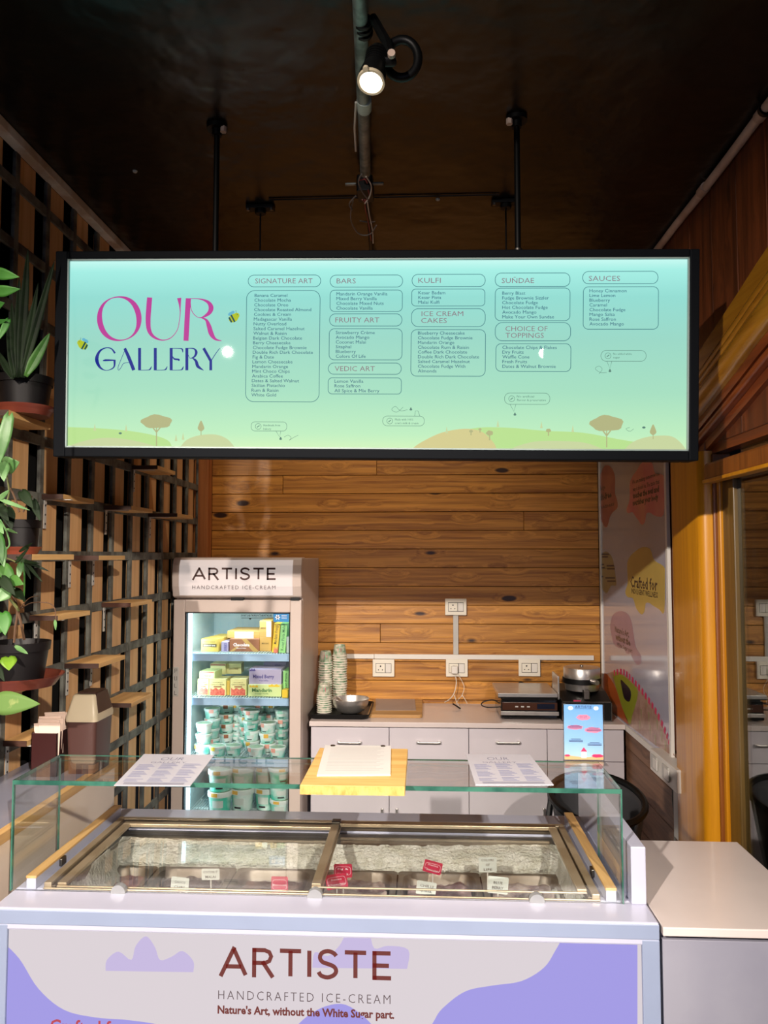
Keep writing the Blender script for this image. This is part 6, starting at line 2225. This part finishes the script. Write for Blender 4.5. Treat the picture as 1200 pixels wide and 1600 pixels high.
ppoly('drip_shape', [(966, 955), (957, 962), (954, 975), (954, 985), (959, 1005), (968, 1013), (974, 1012), (980, 1022), (985, 1020), (988, 1028), (996, 1039), (1002, 1035), (1001, 1023), (994, 1012), (990, 990), (986, 968), (978, 957)], 'p_mauve', .0001, 3)
ppoly('printed_arc', [(944, 1060), (955, 1050), (968, 1050), (985, 1062), (1005, 1082), (1024, 1110), (1040, 1145), (1049, 1170), (1050, 1180), (1005, 1150), (944, 1098)], 'p_tan', .0001, 3)
ppoly('printed_figure', [(944, 1052), (960, 1070), (972, 1105), (982, 1130), (972, 1124), (945, 1096)], 'p_orange', .0004, 3)
ppoly('printed_figure', [(958, 1055), (968, 1052), (985, 1065), (997, 1082), (988, 1118), (984, 1132), (974, 1110)], 'p_lime', .0004, 3)
ppoly('printed_figure', [(970, 1062), (977, 1068), (986, 1080), (984, 1096), (976, 1092), (972, 1076)], 'p_dark', .0007, 3)
arc = catmull([(958, 1052), (974, 1050), (990, 1064), (1008, 1086), (1026, 1113), (1042, 1148), (1050, 1172)], 7)
for i in range(0, len(arc) - 1):
    a, b_ = Q(*arc[i]), Q(*arc[i + 1])
    if i % 2:
        dx, dy = b_[0] - a[0], b_[1] - a[1]
        l = math.hypot(dx, dy)
        nx_, ny_ = -dy / l * .014, dx / l * .014
        mb = MB()
        mb.prism([(a[0] - nx_, a[1] - ny_), (b_[0] - nx_, b_[1] - ny_), (b_[0] + nx_, b_[1] + ny_), (a[0] + nx_, a[1] + ny_)], .0008, .001, PM)
        obj('printed_stripe', mb, 'card_red', po)
mb = MB()
for x, y in ((1002, 1115), (1014, 1120), (1027, 1132), (1010, 1098), (1000, 1133), (1016, 1140), (1034, 1150), (1040, 1166), (1024, 1156)):
    u, v = Q(x, y)
    mb.prism([(u - .010, v + .02), (u + .010, v + .02), (u + .003, v - .022), (u - .003, v - .022)], .0006, .0008, PM)
obj('printed_cone', mb, 'p_olive', po)
for grp_ in ((('We are making tomorrow the', 988, 1031, 757, .020, 0), ('way it should be. The taste that', 989, 1031, 768, .020, 0), ('touches the soul and', 989, 1030, 779, .026, .03), ('nourishes your body', 989, 1029, 790, .026, .03)
                            ), (('Crafted for', 985.5, 1027.5, 917, .052, .0), ('INDULGENT WELLNESS', 987, 1028, 927, .024, 0)
                            ), (('Indulge', 934, 946, 768, .024, 0), ('Guilt-free', 932, 956, 784, .034, .02), ('sweetness', 932, 960, 797, .022, 0)
                            ), (("Nature's Art,", 961, 983, 987, .030, .01), ('without the', 962, 985, 999, .032, .03), ('White Sugar part', 964, 988, 1009, .020, 0))):
    tm = MB()
    for s, x0, x1, y, h, of in grp_:
        a = Q(x0, y)
        b_ = Q(x1, y)
        put_text(tm, s, a[0], a[1], width=b_[0] - a[0], height=h, z=.0006, Mx=PM, offset=of + .015, res=1)
    obj('poster_lettering', tm, 'p_dark', po)
tm = MB()
for x0, x1, y in ((940, 952, 866), (941, 950, 870), (932, 944, 882), (948, 960, 884), (933, 945, 887), (949, 961, 889), (933, 943, 901), (946, 961, 903), (949, 962, 908)):
    tm.ribbon([Q(x0, y), Q(x1, y)], [.008] * 2, .0006, PM)
obj('poster_lettering', tm, 'p_dark', po)

# switch box below the poster
bz0, bz1 = W(1055, 1236, X=RW - .05).z, W(1055, 1200, X=RW - .05).z
sy0, sy1 = W(1055, 1215, X=RW - .06).y, W(1014, 1200, X=RW - .06).y
sb = thing('switch_box', 'white surface box with switches under the poster', 'switch', (RW, (sy0 + sy1) / 2, bz0))
hy = (sy1 - sy0) / 2
bh = bz1 - bz0
obj('box', MB().box(-.055, 0, -hy, hy, 0, bh), 'white_pl', sb, bevel=.002)
for k in (0, 1):
    obj('switch_plate', MB().box(-.060, -.055, hy * (.80 - k * .88) - .10 * hy * 8 * .5, hy * (.85 - k * .88), bh * .18, bh * .82), 'ltgrey', sb, bevel=.001)
    obj('rocker_switch', MB().box(-.063, -.059, hy * (.30 - k * .88), hy * (.62 - k * .88), bh * .28, bh * .72), 'white_pl', sb, bevel=.001)
obj('conduit', MB().box(-.022, 0, -hy * .4, -hy * .4 + .05, -.20, 0), 'ltgrey', sb, bevel=.001)
obj('cable', MB().tube(catmull([(-.010, -hy * .4 + .08, -.01), (-.012, -hy * .4 + .09, -.08), (-.012, -hy * .4 + .06, -.15), (-.012, -hy * .4 + .08, -.24)], 4), .004, 6), 'cable_g', sb, smooth=True)

# ---------------------------------------------------------------- black tub chair
ch_c = Vector((.635, 2.90, 0))
chn = thing('tub_chair', 'black plastic tub chair with round rim between freezer and right wall', 'chair', ch_c)
nA, nH = 40, 8
rim_pts = []
for i in range(nA):
    a = 2 * math.pi * i / nA
    rim_pts.append((.165 * math.cos(a), .20 * math.sin(a), .795 + .032 * math.sin(a)))
vs, fs = [], []
for j in range(nH + 1):
    v = j / nH
    for x, y, z in rim_pts:
        k = .60 + .40 * v ** .8
        vs.append((x * k, y * k, .44 + (z - .44) * v))
for j in range(nH):
    for i in range(nA):
        if 26 <= i <= 33:
            continue
        i2 = (i + 1) % nA
        fs.append((j * nA + i, j * nA + i2, (j + 1) * nA + i2, (j + 1) * nA + i))
so = obj('shell', MB().add(vs, fs), 'chair_shell', chn, smooth=True)
sd = so.modifiers.new('t', 'SOLIDIFY')
sd.thickness = .005
obj('rim', MB().tube(rim_pts, .0125, 8, closed=True), 'black', chn, smooth=True)
obj('seat', MB().lathe([(0, .42), (.10, .42), (.125, .44), (.11, .45), (0, .44)], 30), 'black', chn, smooth=True)
obj('arm_post', MB().tube([(-.150, .06, .80), (-.165, .04, .74), (-.19, .0, .60), (-.20, -.02, .44)], .012, 8), 'black', chn, smooth=True)
for sx, sy in ((-1, -1), (1, -1), (1, 1), (-1, 1)):
    obj('leg', MB().cyl((sx * .08, sy * .08, .43), (sx * .20, sy * .20, 0), .014, .010, 10), 'black', chn, smooth=True)

# ---------------------------------------------------------------- right-hand table
TZ = W(1100, 1447, Y=YF + .01).z
tx0 = W(1028, 1442, Y=YF).x + .010
tyb = W(1080, 1314, Z=TZ).y
tx1 = W(1155, 1318, Z=TZ).x
tt = thing('side_table', 'white topped table with grey front to the right of the freezer', 'table', ((tx0 + tx1) / 2, (YF + tyb) / 2, 0))
hx_, hy_ = (tx1 - tx0) / 2, (tyb - YF) / 2
obj('top', MB().box(-hx_, hx_, -hy_, hy_, TZ - .018, TZ), 'white_top', tt, bevel=.002)
obj('front_panel', MB().box(-hx_ + .002, hx_ - .004, -hy_ + .012, -hy_ + .03, .0, TZ - .030), 'grey_panel', tt, bevel=.001)
obj('side_panel', MB().box(-hx_ + .004, -hx_ + .022, -hy_ + .03, hy_ - .01, 0, TZ - .018), 'grey_panel', tt)
obj('side_panel', MB().box(hx_ - .022, hx_ - .004, -hy_ + .03, hy_ - .01, 0, TZ - .018), 'grey_panel', tt)
obj('batten', MB().box(-hx_ + .022, hx_ - .022, -hy_ + .05, -hy_ + .08, TZ - .05, TZ - .018), 'black', tt)

# ---------------------------------------------------------------- bentwood chair behind the side door
c0 = W(1185, 1300, X=1.35)
wc_ = thing('bentwood_chair', 'brown bentwood armchair seen through the side door glass', 'chair', (1.62, 2.55, 0), rz=R(20))
zt_a = c0.z
arm = catmull([(-.26, -.25, .45), (-.27, -.27, zt_a - .08), (-.27, -.20, zt_a + .02), (-.25, .05, zt_a + .03), (-.18, .22, zt_a + .04), (0, .28, zt_a + .05), (.18, .22, zt_a + .04), (.25, .05, zt_a + .03), (.27, -.20, zt_a + .02), (.27, -.27, zt_a - .08), (.26, -.25, .45)], 6)
obj('arm_rail', MB().tube(arm, .014, 10), 'chairwood', wc_, smooth=True)
obj('seat', MB().loft([(.42, .24, .24, .08), (.46, .25, .25, .09)], n=5), 'bin_flap', wc_, bevel=.006)
for k in range(5):
    a = R(30 + 30 * k)
    obj('back_spindle', MB().cyl((.20 * math.cos(a), .20 * math.sin(a), .44), (.25 * math.cos(a), .26 * math.sin(a), zt_a + .045), .008, n=8), 'chairwood', wc_, smooth=True)
for sx, sy in ((-1, -1), (1, -1), (1, 1), (-1, 1)):
    obj('leg', MB().cyl((sx * .20, sy * .20, .44), (sx * .24, sy * .24, 0), .016, .012, 10), 'chairwood', wc_, smooth=True)

# ---------------------------------------------------------------- ceiling pipe, spotlight, wires
PZ = CEIL - .055
pa, pb = W(561, -40, Z=PZ), W(571, 270, Z=PZ)
pc = W(585, 392, Z=PZ)
pe = pb + (pb - pa) * .0
pip = thing('ceiling_conduit', 'grey steel conduit running along the black ceiling to the menu board', 'pipe', tuple(pa - Vector((0, 1.5, 0))))
o_ = pip.location
dirv = (pb - pa).normalized()
start = pa - dirv * 1.5
obj('pipe', MB().cyl(start - o_, pb - o_, .0165, n=20), 'galv', pip, smooth=True)
pj_ = W(569, 163, Z=PZ)
obj('coupler', MB().cyl(pj_ - o_ - dirv * .022, pj_ - o_ + dirv * .022, .0195, n=20), 'tape', pip, smooth=True)
obj('thin_pipe', MB().cyl(pb - o_, pc - o_ + dirv * .6, .007, n=12), 'black', pip, smooth=True)
for q in range(3):
    u = W(567 + q, 34 + q * 8, Z=PZ)
    obj('clamp_ring', MB().cyl(u - o_ - dirv * .004, u - o_ + dirv * .004, .0205, n=16), 'black', pip, smooth=True)
obj('cable_tie_strip', MB().tube([tuple(W(x, y, Z=PZ - .005) - o_) for x, y in ((556, 160), (554, 200), (556, 236))], .0032, 6), 'cable_w', pip, smooth=True)
for y in (2.0, 2.5):
    p = pa + dirv * ((y - pa.y) / dirv.y)
    obj('hanger', MB().box(p.x - o_.x - .004, p.x - o_.x + .004, y - o_.y - .01, y - o_.y + .01, PZ - o_.z, CEIL - o_.z - .001), 'galv', pip)
# junction with loose wires
jb = W(571, 296, Z=PZ)
jn = thing('junction_box', 'small black junction box with loose wires at the end of the conduit', 'box', tuple(jb))
obj('box', MB().loft([(-.024, .026, .045, .01), (.030, .026, .045, .01)], n=4), 'black', jn, bevel=.003)
for s in (-1, 1):
    obj('lug', MB().box(s * .026, s * .062, -.050, -.036, -.006, .0), 'galv', jn, bevel=.002)
wires = [([(565, 272), (560, 284), (566, 300), (575, 312)], 'cable_g'), ([(572, 276), (580, 290), (578, 306), (570, 318)], 'cable_w'), ([(562, 282), (570, 280), (574, 286)], 'cable_r'),
         ([(575, 296), (577, 308), (570, 315), (566, 312)], 'cable_r'), ([(552, 312), (548, 335), (551, 352), (562, 366), (578, 366), (588, 352)], 'cable_g'), ([(556, 306), (546, 318), (550, 328)], 'cable_g'),
         ([(570, 312), (571, 326), (576, 350), (580, 376)], 'cable_r'), ([(574, 316), (577, 335), (582, 360), (583, 380)], 'cable_w'), ([(562, 345), (575, 347), (586, 346)], 'cable_g')]
for pxs, m in wires:
    pts = [tuple(W(x, y, Z=PZ - .028 - .004 * i) - jb) for i, (x, y) in enumerate(pxs)]
    obj('wire', MB().tube(catmull(pts, 5), .0022, 6), m, jn, smooth=True)
# track spotlight
lens = W(580, 127, Z=2.66)
tgt = lens + Vector((-.12, -.37, -.93)) * 2
ax = (tgt - lens).normalized()
sl = thing('track_spotlight', 'lit black ceiling spotlight clamped to the conduit', 'lamp', tuple(lens))
Rm = ax.to_track_quat('Z', 'Y').to_matrix().to_4x4() @ Matrix.Scale(.70, 4)
body = MB().lathe([(0, -.150), (.018, -.150), (.024, -.140), (.026, -.10), (.034, -.06), (.040, -.03), (.041, .004), (.036, .006), (.034, .000), (.0, -.006)], 28, Mx=Rm)
obj('housing', body, 'black', sl, smooth=True)
obj('bezel', MB().lathe([(.033, .002), (.034, .007), (.041, .007), (.042, .002), (.041, -.004)], 28, Mx=Rm), 'bin_lid', sl, smooth=True)
fin = MB()
for k in range(6):
    fin.lathe([(.020, -.12 + k * .011), (.033, -.12 + k * .011), (.033, -.116 + k * .011), (.020, -.116 + k * .011)], 24, Mx=Rm)
obj('cooling_fin', fin, 'black', sl, smooth=True)
obj('lens', MB().lathe([(0, .004), (.033, .002), (.033, .0), (0, .0)], 28, Mx=Rm), emi('lamp_lens', (255, 238, 206), 14.0), sl)
obj('screw', MB().cyl(Rm @ Vector((-.0, .044, .0)), Rm @ Vector((0, .044, .010)), .006, n=10), 'bin_lid', sl)
p2 = W(583, 28, Z=PZ)
mnt = p2 - lens
bk = Rm @ Vector((0, 0, -.085))
obj('bracket_arm', MB().tube([tuple(mnt), tuple(mnt * .6 + Vector((.03, .0, 0))), tuple(bk + Vector((.035, 0, 0))), tuple(bk)], [.010, .011, .011, .009], 8), 'black', sl, smooth=True)
rc = W(628, 92, Z=2.78) - lens
rc2 = Vector(rc)
ringp = [tuple(rc2 + Vector((.036 * math.cos(a), .0, .044 * math.sin(a)))) for a in [R(q * 15) for q in range(24)]]
obj('ring_handle', MB().tube(ringp, .010, 10, closed=True), 'black', sl, smooth=True)
obj('ring_stem', MB().cyl(bk, rc2 - Vector((.034, 0, 0)), .011, n=10), 'black', sl, smooth=True)
obj('pivot_screw', MB().cyl(bk + Vector((.035, -.02, .0)), bk + Vector((.035, -.03, 0)), .008, n=12), 'pvc', sl, smooth=True)
lamp('SPOT', 'track_spot_bulb', tuple(lens + ax * .02), tuple(tgt), 14, (1, .82, .6), .03, 110, .7)
# small ceiling sensors
for (x, y) in ((211, 267), (684, 311)):
    p = W(x, y, Z=CEIL)
    tag(obj('ceiling_screw', MB().lathe([(0, -.006), (.006, -.005), (.008, 0), (0, 0)], 12), 'tape', loc=p), 'tiny white screw cap on the black ceiling %s' % ('left of the left rod' if x < 300 else 'between conduit and right rods'), 'screw')
p0_, p1_ = W(420, 312, Z=CEIL - .004), W(780, 304, Z=CEIL - .004)
tag(obj('ceiling_wire', MB().tube([p0_, (p0_ + p1_) / 2, p1_], .003, 6), 'black', smooth=True), 'thin black wire stapled across the ceiling between the rear hangers', 'wire')
bpy.context.view_layer.update()
